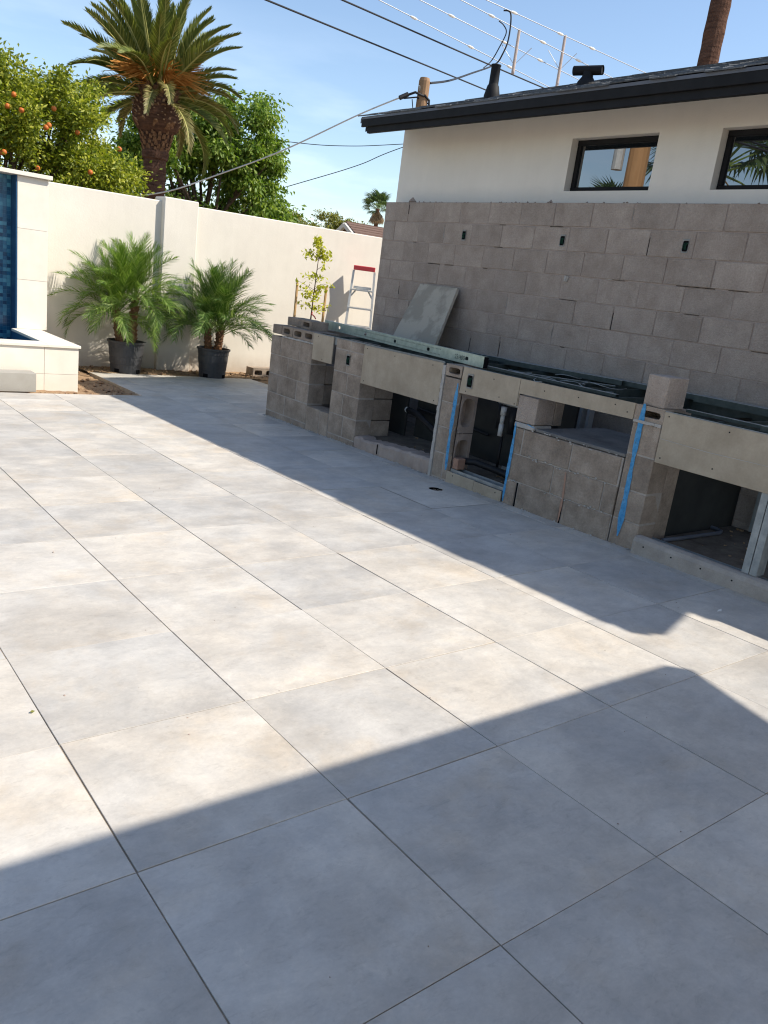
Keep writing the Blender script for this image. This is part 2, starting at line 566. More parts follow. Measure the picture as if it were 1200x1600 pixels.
M['white_trim'] = material('white_trim', (0.6, 0.56, 0.5), (0.66, 0.62, 0.56), rough=0.7, bump=0)
M['fruit'] = material('orange_peel', (0.45, 0.11, 0.022), (0.56, 0.17, 0.03), rough=0.45, bump=0.2, bscale=200)
M['stalk'] = material('date_stalk', (0.42, 0.17, 0.035), (0.55, 0.27, 0.06), scale=20, rough=0.8, bump=0)
M['brick'] = material('clay_brick', (0.3, 0.17, 0.12), (0.4, 0.25, 0.18), scale=20, rough=0.95, bump=0.5)
M['fleck'] = material('white_fleck', (0.75, 0.74, 0.7), rough=0.8, bump=0)
M['print'] = material('black_print', (0.1, 0.12, 0.11), rough=0.8, bump=0)
M['orange_paint'] = material('orange_chalk', (0.38, 0.2, 0.13), (0.36, 0.24, 0.18), scale=30, rough=0.9, bump=0.4)
M['mosaic'] = leaf_material('glass_mosaic', (0.006, 0.045, 0.11), (0.02, 0.13, 0.24), (0.09, 0.3, 0.4), trans=0.0, rough=0.2)
M['mosaic_grout'] = material('pale_grout', (0.07, 0.22, 0.32), bump=0)
M['mosaic_shaded'] = material('shaded_mosaic', (0.01, 0.05, 0.12), (0.02, 0.08, 0.17), scale=60, rough=0.4, bump=0)  # mosaic faces lying in shade, their darkness put into the colour
M['citrus'] = leaf_material('citrus_leaf', (0.085, 0.125, 0.012), (0.24, 0.275, 0.028), (0.46, 0.45, 0.06))
M['ash'] = leaf_material('ash_leaf', (0.06, 0.12, 0.014), (0.155, 0.24, 0.035), (0.29, 0.36, 0.075))
M['olive'] = leaf_material('acacia_leaf', (0.12, 0.13, 0.03), (0.2, 0.2, 0.05), (0.3, 0.28, 0.09))
M['date'] = leaf_material('date_frond', (0.075, 0.105, 0.02), (0.145, 0.175, 0.035), (0.27, 0.27, 0.075), trans=0.25)
M['pygmy'] = leaf_material('pygmy_frond', (0.06, 0.12, 0.016), (0.115, 0.205, 0.03), (0.30, 0.37, 0.11), trans=0.35)
M['pygmy_dark'] = leaf_material('pygmy_frond_dark', (0.038, 0.09, 0.014), (0.075, 0.15, 0.024), (0.24, 0.30, 0.11), trans=0.3)
M['date_old'] = leaf_material('old_date_frond', (0.11, 0.11, 0.03), (0.2, 0.18, 0.06), (0.33, 0.26, 0.12), trans=0.25)
M['rachis'] = material('rachis', (0.3, 0.3, 0.08), (0.4, 0.38, 0.14), rough=0.6, bump=0)
M['rachis_green'] = material('green_rachis', (0.16, 0.24, 0.05), (0.22, 0.3, 0.08), rough=0.6, bump=0)
M['fan'] = leaf_material('fan_frond', (0.05, 0.09, 0.03), (0.08, 0.13, 0.045), (0.13, 0.17, 0.07), trans=0.2)
M['skirt'] = leaf_material('dead_frond', (0.16, 0.1, 0.05), (0.25, 0.17, 0.09), (0.36, 0.27, 0.16), trans=0.2)
M['sapling'] = leaf_material('sapling_leaf', (0.32, 0.34, 0.03), (0.5, 0.49, 0.05), (0.64, 0.61, 0.1))
M['pygmy'].name = 'pygmy_frond'
M['water'] = material('water', (0.01, 0.03, 0.06), rough=0.05, bump=0.02, bscale=6, spec=0.5)

gl = bpy.data.materials.new('window_glass')
gl.use_nodes = True
_b = gl.node_tree.nodes['Principled BSDF']
_b.inputs['Base Color'].default_value = (0.012, 0.016, 0.02, 1)
_b.inputs['Roughness'].default_value = 0.0
_b.inputs['Specular IOR Level'].default_value = 1.0
_b.inputs['IOR'].default_value = 2.0
_b.inputs['Coat Weight'].default_value = 0.3
_b.inputs['Coat Roughness'].default_value = 0.0
M['glass'] = gl

# ------------------------------------------------------------------ ground and patio
mb = MB()
mb.add([(-300, -300, -0.6), (400, -300, -0.6), (400, 500, -0.6), (-300, 500, -0.6)], [(0, 1, 2, 3)])
struct(mb.build('ground', M['earth']), 'pale bare earth beyond the garden')

# patio frame: x axis along the tile rows, tilted for drainage
cy_, sy_ = math.cos(TYAW), math.sin(TYAW)
PAT = Matrix(((cy_, -sy_, -SX, 0), (sy_, cy_, -SY, 0), (SX * cy_ + SY * sy_, -SX * sy_ + SY * cy_, 1, 0), (0, 0, 0, 1)))


def to_pat(x, y):
    return (cy_ * x + sy_ * y, -sy_ * x + cy_ * y)


mb = MB()
drain_xy = to_pat(3.516, 2.869)
ex, ey = to_pat(5.16, 6.0)[0], to_pat(2.0, 7.075)[1]
nx_, fy = to_pat(2.86, 7.9)[0], to_pat(5, 8.84)[1]
xc = [-4.0, nx_, drain_xy[0] - .1, drain_xy[0] + .1, ex, 9.0]
yc_ = [-7.0, drain_xy[1] - .1, drain_xy[1] + .1, 5.0, ey, fy]
BZ = -0.0035
for a in range(5):
    for b in range(5):
        xa, xb, ya, yb = xc[a], xc[a + 1], yc_[b], yc_[b + 1]
        if (a == 0 and b == 4) or (a == 4 and b > 2):
            continue
        if a == 2 and b == 1:
            mb.ring_cell(xa, xb, ya, yb, drain_xy[0], drain_xy[1], .056, .056, lambda u, v, d: (u, v, BZ - d), depth=.05, power=2, inset=False)
        else:
            mb.add([(xa, ya, BZ), (xb, ya, BZ), (xb, yb, BZ), (xa, yb, BZ)], [(0, 1, 2, 3)])
for (xa, ya), (xb, yb) in (((-4, ey), (nx_, ey)), ((nx_, ey), (nx_, fy)), ((nx_, fy), (ex, fy)), ((ex, fy), (ex, 5.0))):
    mb.add([(xa, ya, BZ), (xb, yb, BZ), (xb, yb, -.16), (xa, ya, -.16)], [(0, 1, 2, 3)])
patio = mb.build('patio', M['grout'])
patio.matrix_world = PAT
struct(patio, 'patio of large pale grey square tiles running along the unfinished kitchen')


def prism_tile(poly, ch=0.0008, depth=0.012):
    m = MB()
    n = len(poly)
    P = [Vector((a, b)) for a, b in poly]
    inn = []
    for k in range(n):
        d1 = (P[k] - P[k - 1]).normalized()
        d2 = (P[(k + 1) % n] - P[k]).normalized()
        n1 = Vector((-d1.y, d1.x))
        n2 = Vector((-d2.y, d2.x))
        inn.append(P[k] + (n1 + n2) * ch)
    vs_ = [(p.x, p.y, 0) for p in inn] + [(p.x, p.y, -ch) for p in P] + [(p.x, p.y, -depth) for p in P]
    fs = [tuple(range(n))]
    for k in range(n):
        k2 = (k + 1) % n
        fs.append((n + k, n + k2, k2, k))
        fs.append((2 * n + k, 2 * n + k2, n + k2, n + k))
    m.add(vs_, fs)
    return m


GX, GY = 0.0042, 0.0028     # wide joint along the rows, tight joint across them
full = prism_tile([(GX / 2, GY / 2), (TILE - GX / 2, GY / 2), (TILE - GX / 2, TILE - GY / 2), (GX / 2, TILE - GY / 2)]).mesh('paving_tile', M['tile'])
XE_K = to_pat(3.86, 2.0)[0]
NX, NY = to_pat(2.853, 7.083)
YF = to_pat(5, 8.84)[1]
YN = to_pat(2, 7.075)[1]
drain_xy = to_pat(3.516, 2.869)
for i in range(-5, 14):
    for j in range(-8, 15):
        x0, x1, y0, y1 = i * TILE, (i + 1) * TILE, j * TILE, (j + 1) * TILE
        ym = (y0 + y1) / 2
        xmax = XE_K if y0 < to_pat(3.8, 6.02)[1] else 5.1
        ymax = YF
        if x0 >= xmax or y0 >= ymax:
            continue
        if x1 <= NX and y0 >= YN:
            continue
        loc = (x0 + rnd.uniform(-.0006, .0006), y0 + rnd.uniform(-.0006, .0006), rnd.uniform(-0.001, 0.001))
        rot = (rnd.uniform(-.0008, .0008), rnd.uniform(-.0008, .0008), rnd.uniform(-.0026, .0026))
        cx1 = min(x1, xmax)
        cy1 = min(y1, ymax)
        if x1 <= NX:
            cy1 = min(cy1, YN)
        me = full
        if x0 < drain_xy[0] < x1 and y0 < drain_xy[1] < y1:
            m = MB()
            hx, hy = drain_xy[0] - x0, drain_xy[1] - y0
            m.ring_cell(GX / 2, TILE - GX / 2, GY / 2, TILE - GY / 2, hx, hy, 0.056, 0.056, lambda u, v, d: (u, v, -d), depth=0.02, power=2, inset=False)
            me = m.mesh('paving_tile', M['tile'])
            rot = None
        elif x0 < NX < x1 and y1 > YN:
            px, py = NX - x0, max(YN - y0, 0)
            if y0 < YN:
                poly = [(GX / 2, GY / 2), (TILE - GX / 2, GY / 2), (TILE - GX / 2, cy1 - y0 - GY / 2), (px, cy1 - y0 - GY / 2), (px, py), (GX / 2, py)]
            else:
                poly = [(px, GY / 2), (TILE - GX / 2, GY / 2), (TILE - GX / 2, cy1 - y0 - GY / 2), (px, cy1 - y0 - GY / 2)]
            me = prism_tile(poly).mesh('paving_tile', M['tile'])
        elif cx1 < x1 - 1e-4 or cy1 < y1 - 1e-4:
            if cx1 - x0 < 0.03 or cy1 - y0 < 0.03:
                continue
            me = prism_tile([(GX / 2, GY / 2), (cx1 - x0 - GX / 2, GY / 2), (cx1 - x0 - GX / 2, cy1 - y0 - GY / 2), (GX / 2, cy1 - y0 - GY / 2)]).mesh('paving_tile', M['tile'])
        o = link('paving_tile', me, patio, loc, rot)

dr = thing('floor_drain', 'small round open drain hole in a patio tile before the kitchen', 'drain', (3.516, 2.869, gz(3.516, 2.869)))
mb = MB()
mb.lathe([(0.0555, -0.002), (0.0555, -0.06), (0.001, -0.06)], 24)
mb.build('pipe_cup', M['dark'], dr)
mb = MB()
mb.lathe([(0.050, -0.014), (0.050, -0.005), (0.0552, -0.005)], 24)
mb.build('rim', M['dark'], dr)

# soil beds behind the patio
def soil(name, x0, x1, y0, y1, nx, ny, label, zoff, amp):
    m = MB()
    vs_, fs = [], []
    r2 = random.Random(3)
    ph = [(r2.uniform(2, 9), r2.uniform(2, 9), r2.uniform(0, 6)) for _ in range(8)]
    for a in range(nx + 1):
        for b in range(ny + 1):
            x = x0 + (x1 - x0) * a / nx
            y = y0 + (y1 - y0) * b / ny
            h = sum(math.sin(p[0] * x + p[1] * y + p[2]) for p in ph) / 8
            z = gz(x, y) + zoff + amp * h + r2.uniform(-.008, .008)
            vs_.append((x, y, z))
    for a in range(nx):
        for b in range(ny):
            k = a * (ny + 1) + b
            fs.append((k, k + ny + 1, k + ny + 2, k + 1))
    m.add(vs_, fs)
    return struct(m.build(name, M['dirt'], smooth=True), label)


soil('soil', -3.0, 2.856, 7.08, 9.7, 110, 60, 'bare brown soil beside the fountain at the patio corner', -0.035, 0.028)
soil('soil', 2.857, 10.5, 8.842, 9.72, 160, 24, 'strip of dry brown soil along the foot of the white wall', -0.005, 0.03)
soil('soil', 5.165, 12.0, 6.08, 8.84, 60, 40, 'bare soil behind the house corner', -0.02, 0.02)
mb = MB()
r2 = random.Random(11)
for k in range(520):
    if k % 2:
        x, y = r2.uniform(2.9, 6.2), r2.triangular(8.86, 9.55, 9.3)
    else:
        x, y = r2.uniform(1.6, 2.84), r2.triangular(7.12, 9.4, 7.3)
        if x < 2.3 and y > 7.38:
            continue
    s = r2.choice([0.006, 0.008, 0.01, 0.014, 0.02, 0.03]) * r2.uniform(0.7, 1.3)
    c = Vector((x, y, gz(x, y) + s * 0.3 + (0.0 if k % 2 else -0.03)))
    ph = [Vector((r2.gauss(0, 1), r2.gauss(0, 1), r2.gauss(0, .7))).normalized() * s * r2.uniform(.7, 1.3) for _ in range(6)]
    oc = [Vector((1, 0, 0)), Vector((-1, 0, 0)), Vector((0, 1, 0)), Vector((0, -1, 0)), Vector((0, 0, .7)), Vector((0, 0, -.7))]
    mb.add([c + o_ * s * r2.uniform(.6, 1.2) for o_ in oc], [(0, 2, 4), (2, 1, 4), (1, 3, 4), (3, 0, 4), (2, 0, 5), (1, 2, 5), (3, 1, 5), (0, 3, 5)])
o = mb.build('clods', M['rock'])
stuff(o)
o['label'] = 'loose clods and stones scattered on the bare soil'

# ------------------------------------------------------------------ back garden wall
WY = 9.52
gw = thing('garden_wall', 'long white stucco garden wall with a square pier behind the potted palms', 'wall', (2.0, WY, gz(2, WY)))
gw.matrix_world = Matrix.Translation((0, 0, 0))


def wtop(x):
    return 2.12 + 0.0095 * (x - 2.55)


def wall_piece(m, x0, x1, yf, yb, zadd, b=0.012):
    vs_, fs = chamfer_box(x0, x1, yf, yb, -0.4, 1.0, b)
    m.add([(x, y, z if z < 0.5 else wtop(x) + zadd - (1.0 - z)) for x, y, z in vs_], fs)


mb = MB()
wall_piece(mb, -7, 14, WY, WY + 0.2, 0)
mb.build('wall_body', M['stucco'], gw)
mb = MB()
wall_piece(mb, 4.0, 4.5, WY - 0.09, WY + 0.24, 0.055)
mb.build('pier', M['stucco'], gw)
mb = MB()
wall_piece(mb, 9.0, 9.5, WY - 0.09, WY + 0.24, 0.055)
mb.build('pier', M['stucco'], gw)

# ------------------------------------------------------------------ fountain
fo = thing('wall_fountain', 'pale limestone wall fountain with blue mosaic back and raised basin', 'fountain', (0, 0, 0))
FX0 = -1.4


def facing(x0, x1, y0, y1, z0, z1):
    m = MB()
    m.box(x0 + .0015, x1 - .0015, y0, y1, z0 + .0015, z1 - .0015, 0.0015)
    return m.build('facing_tile', M['limestone'], fo)


mb = MB()
mb.box(2.003, 2.322, 8.868, WY - 0.005, -0.3, 2.09)
mb.build('pillar_core', M['stucco'], fo)
for z0, z1 in ((0.367, 0.94), (0.94, 1.515), (1.515, 2.088)):
    facing(1.992, 2.334, 8.85, 8.867, z0, z1)
    facing(2.3225, 2.334, 8.868, WY - 0.006, z0, z1)
mb = MB()
mb.box(FX0, 2.366, 8.80, WY - 0.004, 2.089, 2.135, 0.004)
mb.build('cap', M['limestone'], fo)
# recessed mosaic
mb = MB()
mb.box(FX0, 1.978, 9.075, 9.3, -0.3, 2.088)
mb.build('mosaic_grout', M['mosaic_grout'], fo)
mb = MB()
mb.box(1.9785, 1.9905, 8.855, 9.0745, 0.0, 2.088)
mb.build('mosaic_return', M['mosaic_shaded'], fo)
mb = MB()
s = 0.043
nx = int((1.975 - FX0) / s)
for a in range(nx):
    for b in range(int(2.07 / s)):
        x = 1.974 - a * s
        z = 0.02 + b * s
        mb.box(x - s + .0028, x, 9.0715 + rnd.uniform(-.0008, .0008), 9.0765, z, z + s - .0028)
stuff(mb.build('mosaic_tiles', M['mosaic'], fo, fix=False))
# basin
mb = MB()
mb.box(FX0, 2.245, 7.438, 7.66, -0.3, 0.336)
mb.box(1.94, 2.245, 7.6605, 8.849, -0.3, 0.336)
mb.build('basin_wall', M['stucco'], fo)
mb = MB()
mb.box(FX0, 1.9395, 7.6605, 7.668, -0.2, 0.336)
mb.box(1.932, 1.9395, 7.6685, 8.84, -0.2, 0.336)
mb.build('basin_lining', M['mosaic_shaded'], fo)
mb = MB()
mb.box(FX0, 1.9315, 7.669, 9.07, 0.1, 0.2)
mb.build('water', M['water'], fo)
mb = MB()
mb.box(1.93, 2.275, 7.40, 8.8495, 0.337, 0.367, 0.003)
mb.build('coping', M['limestone'], fo)
mb = MB()
mb.box(0.6, 1.929, 7.40, 7.672, 0.337, 0.367, 0.003)
mb.build('coping', M['limestone'], fo)
mb = MB()
mb.box(FX0, 0.599, 7.40, 7.672, 0.337, 0.367, 0.003)
mb.build('coping', M['limestone'], fo)
for x0, x1 in ((1.90, 2.258), (1.29, 1.90), (0.68, 1.29), (0.07, 0.68), (-0.54, 0.07)):
    facing(x0, x1, 7.42, 7.437, 0.052, 0.336)
    facing(x0, x1, 7.42, 7.437, -0.25, 0.052)
for y0, y1 in ((7.438, 8.03), (8.03, 8.6)):
    facing(2.2455, 2.258, y0, y1, 0.052, 0.336)
    facing(2.2455, 2.258, y0, y1, -0.25, 0.052)

# ------------------------------------------------------------------ block wall behind the kitchen
BX = 5.05
bw = thing('block_wall', 'bare grey concrete block wall standing in front of the white house', 'wall', (BX, 2.0, -0.1))
bw.location = (0, 0, 0)
TOPZ = 2.297
CH = 0.2012
BLn = 0.4055
WL0, WL1 = 5.93, -1.75


def block_mesh(ly, lz, lx, b=0.0028, mat=None, seed=None):
    m = MB()
    m.box(0, lx, -ly / 2, ly / 2, -lz / 2, lz / 2, b)
    return m.mesh('block', mat or M['cmu'])


bm_full = block_mesh(BLn - 0.0095, CH - 0.0095, 0.19)
bm_half = block_mesh(BLn / 2 - 0.0095, CH - 0.0095, 0.19)
mb = MB()
mb.box(BX + 0.0045, BX + 0.18, WL1, WL0 - 0.002, TOPZ - 12 * CH, TOPZ - 0.004)
mb.build('mortar', M['mortar'], bw)
r2 = random.Random(21)
for c in range(12):
    zc = TOPZ - CH * (c + 0.5)
    y = WL0
    first = True
    while y > WL1 + 0.1:
        half = first and c % 2 == 1
        ln = BLn / 2 if half else BLn
        first = False
        o = link('block', bm_half if half else bm_full, bw,
                 (BX + r2.uniform(-0.0025, 0.002), y - ln / 2 + r2.uniform(-.0015, .0015), zc + r2.uniform(-.0015, .0015)),
                 (r2.uniform(-.003, .003), r2.uniform(-.003, .003), r2.uniform(-.003, .003)))
        y -= ln
# mortar crumbs and lumps along the top
mb = MB()
for k in range(46):
    y = r2.choice([r2.uniform(-1, 5.8), r2.uniform(3.6, 5.6)])
    s = r2.uniform(.006, .016)
    if k == 0: y, s = 5.55, 0.055
    if k == 1: y, s = 3.6, 0.028
    c = Vector((BX + r2.uniform(.02, .06), y, TOPZ + s * .25))
    oc = [Vector((1, 0, 0)), Vector((-1, 0, 0)), Vector((0, 1, 0)), Vector((0, -1, 0)), Vector((0, 0, .7)), Vector((0, 0, -.7))]
    mb.add([c + o_ * s * r2.uniform(.7, 1.2) for o_ in oc], [(0, 2, 4), (2, 1, 4), (1, 3, 4), (3, 0, 4), (2, 0, 5), (1, 2, 5), (3, 1, 5), (0, 3, 5)])
stuff(mb.build('mortar_crumbs', M['mortar'], bw))
# squeezed mortar, and open cracks whose shadow is put in as dark strips
mb = MB()
mc = MB()
for k in range(44):
    c = r2.randrange(1, 8)
    z = TOPZ - CH * c
    if r2.random() < 0.8:
        y = r2.uniform(0.9, 5.8)
        ln = r2.uniform(.04, .2)
        h = r2.uniform(.0012, .0024)
        tgt = mb if r2.random() < .62 else mc
        tgt.box(BX - .0012, BX + .004, y - ln / 2, y + ln / 2, z - h, z + h)
    else:
        kk = r2.randrange(0, 12)
        cc = r2.randrange(0, 7)
        y = WL0 - (BLn / 2 if cc % 2 else 0) - BLn * kk
        if y < 0.8 or y > 5.85: continue
        z = TOPZ - CH * (cc + .5) + r2.uniform(-.03, .03)
        ln = r2.uniform(.04, .15)
        h = r2.uniform(.0008, .0016)
        tgt = mb if r2.random() < .5 else mc
        tgt.box(BX - .0012, BX + .004, y - h, y + h, z - ln / 2, z + ln / 2)
stuff(mb.build('joint_shadows', M['joint_shadow'], bw))
stuff(mc.build('mortar_smears', M['mortar_light'], bw))
mb = MB()
mb.tube([(BX - .004, 3.245, 1.645), (BX - .004, 3.235, 1.69)], [0.018, 0.024], 7)
mb.build('chipped_spot', M['mortar_light'], bw)


def outlet(parent, x, y, z, w=0.055, h=0.1):
    ob = MB()
    P = lambda u, v, d: (x - 0.006 + d, y + u, z + v)
    ob.ring_cell(-w / 2, w / 2, -h / 2, h / 2, 0, 0, w / 2 - .003, h / 2 - .010, P, depth=0.005, power=8)
    ob.box(x - 0.006, x + .001, y - w / 2, y + w / 2, z + h / 2, z + h / 2 + .0015)
    o_ = ob.build('outlet_box', M['alu_dark'], parent)
    d = MB()
    d.box(x - .0022, x - .0012, y - w / 2 + .004, y + w / 2 - .004, z - h / 2 + .011, z + h / 2 - .011)
    d.build('recess_shade', M['dark'], o_)  # flat dark sheet, the shade of the recess painted in
    wv = MB()
    for q in range(3):
        yy = y + (q - 1) * w * .2
        wv.tube([(x - .004, yy, z - h * .25), (x - .007, yy + .008, z), (x - .004, yy - .006, z + h * .25)], 0.0028, 5)
    gm = material('green_wire', (0.01, 0.05, 0.03), bump=0) if 'gw' not in M else M['gw']
    M['gw'] = gm
    wv.build('wires', gm, o_)
    return o_


outlet(bw, BX, 4.615, 1.985)
outlet(bw, BX, 3.36, 1.98)
outlet(bw, BX, 2.155, 1.985)

# ------------------------------------------------------------------ house
ho = thing('house', 'white stucco house with black fascia, shingle roof and two dark windows', 'house', (0, 0, 0))
HX = 5.26
HY0, HY1 = 6.03, -1.62
WIN = [(3.63, 2.742, 2.425, 2.862), (2.19, 1.30, 2.425, 2.862), (-0.2, -1.1, 2.425, 2.862)]
EX, EZ, PITCH = 4.70, 3.075, 0.333
RX = 9.2


def roofz(x):
    return EZ + 0.02 + PITCH * (x - EX) if x <= RX else EZ + 0.02 + PITCH * (2 * RX - EX - x)


mb = MB()
ys = sorted({HY0, HY1} | {v for w in WIN for v in w[:2]})
zs = sorted({-0.3, 2.425, 2.862, 3.2})
for a in range(len(ys) - 1):
    for b in range(len(zs) - 1):
        ym, zm = (ys[a] + ys[a + 1]) / 2, (zs[b] + zs[b + 1]) / 2
        if any(w[1] < ym < w[0] and w[2] < zm < w[3] for w in WIN):
            continue
        mb.add([(HX, ys[a], zs[b]), (HX, ys[a + 1], zs[b]), (HX, ys[a + 1], zs[b + 1]), (HX, ys[a], zs[b + 1])], [(0, 1, 2, 3)])
D = 0.125
for y1, y0, z0, z1 in WIN:
    mb.add([(HX, y1, z0), (HX + D, y1, z0), (HX + D, y1, z1), (HX, y1, z1)], [(0, 1, 2, 3)])
    mb.add([(HX, y0, z0), (HX + D, y0, z0), (HX + D, y0, z1), (HX, y0, z1)], [(0, 1, 2, 3)])
    mb.add([(HX, y0, z0), (HX + D, y0, z0), (HX + D, y1, z0), (HX, y1, z0)], [(0, 1, 2, 3)])
    mb.add([(HX, y0, z1), (HX + D, y0, z1), (HX + D, y1, z1), (HX, y1, z1)], [(0, 1, 2, 3)])
# gable walls and back
for yy in (HY0, HY1):
    mb.add([(HX, yy, -.3), (13.0, yy, -.3), (13.0, yy, roofz(13.0) - .08), (RX, yy, roofz(RX) - .08), (HX, yy, roofz(HX) - .08)], [(0, 1, 2, 3, 4)])
mb.add([(13.0, HY0, -.3), (13.0, HY1, -.3), (13.0, HY1, 3.2), (13.0, HY0, 3.2)], [(0, 1, 2, 3)])
mb.build('house_wall', M['house_stucco'], ho, fix=False)
for y1, y0, z0, z1 in WIN:
    m = MB()
    t = 0.045
    fx0, fx1 = HX + 0.078, HX + 0.124
    m.box(fx0, fx1, y0 + .002, y1 - .002, z0 + .002, z0 + t, .003)
    m.box(fx0, fx1, y0 + .002, y1 - .002, z1 - t, z1 - .002, .003)
    m.box(fx0 + .001, fx1, y0 + .003, y0 + t, z0 + t + .0005, z1 - t - .0005, .003)
    m.box(fx0 + .001, fx1, y1 - t, y1 - .003, z0 + t + .0005, z1 - t - .0005, .003)
    wf = m.build('window_frame', M['black_trim'], ho)
    m = MB()
    m.box(fx0 + .018, fx0 + .024, y0 + t + .0005, y1 - t - .0005, z0 + t + .0005, z1 - t - .0005)
    m.build('pane', M['glass'], wf)
# roof: decking, fascia, soffit
RY0, RY1 = 6.09, -1.71
mb = MB()
for (xa, xb) in ((EX, RX), (RX, 2 * RX - EX)):
    za, zb = roofz(xa) - .02, roofz(xb) - .02
    mb.add([(xa, RY0, za), (xb, RY0, zb), (xb, RY1, zb), (xa, RY1, za),
            (xa, RY0, za - .05), (xb, RY0, zb - .05), (xb, RY1, zb - .05), (xa, RY1, za - .05)],
           [(0, 1, 2, 3), (4, 5, 6, 7), (0, 1, 5, 4), (1, 2, 6, 5), (2, 3, 7, 6), (3, 0, 4, 7)])
wing = [(5.42, RY1 - .001), (RX, RY1 - .001), (RX, -4.7), (5.42, -1.93)]
mb.add([(x, y, roofz(x) - .02) for x, y in wing] + [(x, y, roofz(x) - .07) for x, y in wing],
       [(0, 1, 2, 3), (4, 5, 6, 7), (0, 1, 5, 4), (1, 2, 6, 5), (2, 3, 7, 6), (3, 0, 4, 7)])
roof = mb.build('roof', M['shingle'], ho)
mb = MB()
mb.box(EX + .012, EX + .05, RY1 + .02, 5.975, 2.925, 3.06, .003)
mb.box(EX - .012, EX + .0115, RY1, 6.055, 2.985, 3.072, .003)
mb.build('fascia', M['black_trim'], ho)
mb = MB()
mb.box(EX - .016, EX - .0125, RY1, 6.057, 3.058, 3.082)
mb.build('drip_edge', M['grey_pvc'], ho)
mb = MB()
for yy in (6.03, RY1 + .0):
    xa, xb = EX + .052, RX
    mb.add([(xa, yy + .0, roofz(xa) - .16), (xb, yy, roofz(xb) - .16), (xb, yy, roofz(xb) - .072), (xa, yy, roofz(xa) - .072),
            (xa, yy + .03, roofz(xa) - .16), (xb, yy + .03, roofz(xb) - .16), (xb, yy + .03, roofz(xb) - .072), (xa, yy + .03, roofz(xa) - .072)],
           [(0, 1, 2, 3), (4, 5, 6, 7), (0, 1, 5, 4), (1, 2, 6, 5), (2, 3, 7, 6), (3, 0, 4, 7)])
mb.build('rake_board', M['black_trim'], ho)
# shingles: the courses at the eave one by one, the field above joined
ang = math.atan(PITCH)
sh_meshes = []
for w_ in (0.30, 0.22, 0.36):
    m = MB()
    m.box(0, 0.21, -w_ / 2 + .003, w_ / 2 - .003, 0, 0.011, .002)
    sh_meshes.append((w_, m.mesh('shingle', M['shingle'])))
field = MB()
r2 = random.Random(5)
ncount = 0
for c in range(34):
    xs = EX - 0.025 + c * 0.14 * math.cos(ang)
    y = RY0 + 0.012
    while y > RY1:
        w_, me = r2.choice(sh_meshes)
        if y - w_ < RY1 - .01:
            break
        y -= w_ / 2
        x = xs + r2.choice([0, 0, -.012, .01])
        lift = r2.choice([0, 0.003, 0.008])
        loc = Vector((x, y, roofz(x) - .019 + .012 + lift))
        rot = Euler((0, -ang + r2.uniform(.035, .05), r2.uniform(-.01, .01)))
        if ncount < 290:
            link('shingle', me, roof, loc, rot)
            ncount += 1
        else:
            Mx = Matrix.Translation(loc) @ rot.to_matrix().to_4x4()
            field.box(0, 0.21, -w_ / 2 + .003, w_ / 2 - .003, 0, 0.011, 0, Mx)
        y -= w_ / 2
stuff(field.build('shingle_field', M['shingle'], roof, fix=False))
# roof pipe and roof vent
vx, vy = 5.4, 4.887
mb = MB()
mb.lathe([(0.085, -.06), (0.08, 0.02), (0.058, 0.11), (0.052, 0.115), (0.048, 0.13), (0.046, 0.285), (0.05, 0.29), (0.05, 0.3), (0.04, 0.3), (0.04, 0.15)], 20, (vx, vy, roofz(vx)))
mb.build('vent_pipe', M['black_trim'], roof, smooth=True)
vx, vy = 5.6, 3.88
zb = roofz(vx)
mb = MB()
mb.lathe([(0.105, -.06), (0.085, 0.02), (0.05, 0.07), (0.046, 0.11)], 20, (vx, vy, zb))
mb.tube([(vx - .045, vy + .135, zb + .125), (vx + .045, vy - .125, zb + .125)], 0.041, 20, cap=False)
mb.tube([(vx - .042, vy + .125, zb + .125), (vx + .042, vy - .115, zb + .125)], 0.034, 20, cap=True)
mb.build('roof_vent', M['black_trim'], roof, smooth=False)

# ------------------------------------------------------------------ outdoor kitchen
ki = thing('outdoor_kitchen', 'half-built outdoor kitchen counter of grey blocks, tan boards and steel framing', 'outdoor kitchen', (0, 0, 0))
KX = 3.79
r2 = random.Random(31)


def kblock(y1, y0, z0, z1, depth=0.19, mat=None, b=0.004, x=KX, jit=0.002):
    m = MB()
    g = 0.0045
    dx = r2.uniform(-jit, jit)
    yc, zc = (y0 + y1) / 2, (z0 + z1) / 2
    m.box(0, depth, y0 - yc + g, y1 - yc - g, z0 - zc + g, z1 - zc - g, b)
    o_ = m.build('block', mat or M['cmu_old'], ki, loc=(x + dx, yc, zc))
    o_.rotation_euler = (r2.uniform(-.004, .004), r2.uniform(-.004, .004), r2.uniform(-.004, .004))
    return o_


def kholed(y1, y0, z0, z1, holes, depth=0.3):
    """block laid on its side: cells open to the front"""
    m = MB()
    edges = [y1] + [(holes[k][0] + holes[k + 1][0]) / 2 for k in range(len(holes) - 1)] + [y0]
    P = lambda u, v, d: (KX + d, u, v)
    for k, (yc, hw, hh) in enumerate(holes):
        m.ring_cell(edges[k + 1], edges[k], z0, z1, yc, (z0 + z1) / 2, hw, hh, P, depth=0.17, power=5)
    m.box(KX + 0.0, KX + depth, y0, y1, z1, z1 + 0.0005)
    m.box(KX + 0.0, KX + depth, y0, y0 - .0005, z0, z1)
    m.box(KX + 0.0, KX + depth, y1, y1 + .0005, z0, z1)
    return m.build('block', M['cmu_old'], ki)


def kcore(y1, y0, z0, z1, x0=KX + .0035, x1=KX + .18):
    m = MB()
    m.box(x0, x1, y0, y1, z0, z1)
    return m.build('mortar', M['mortar_pale'], ki)


ZB = -0.16
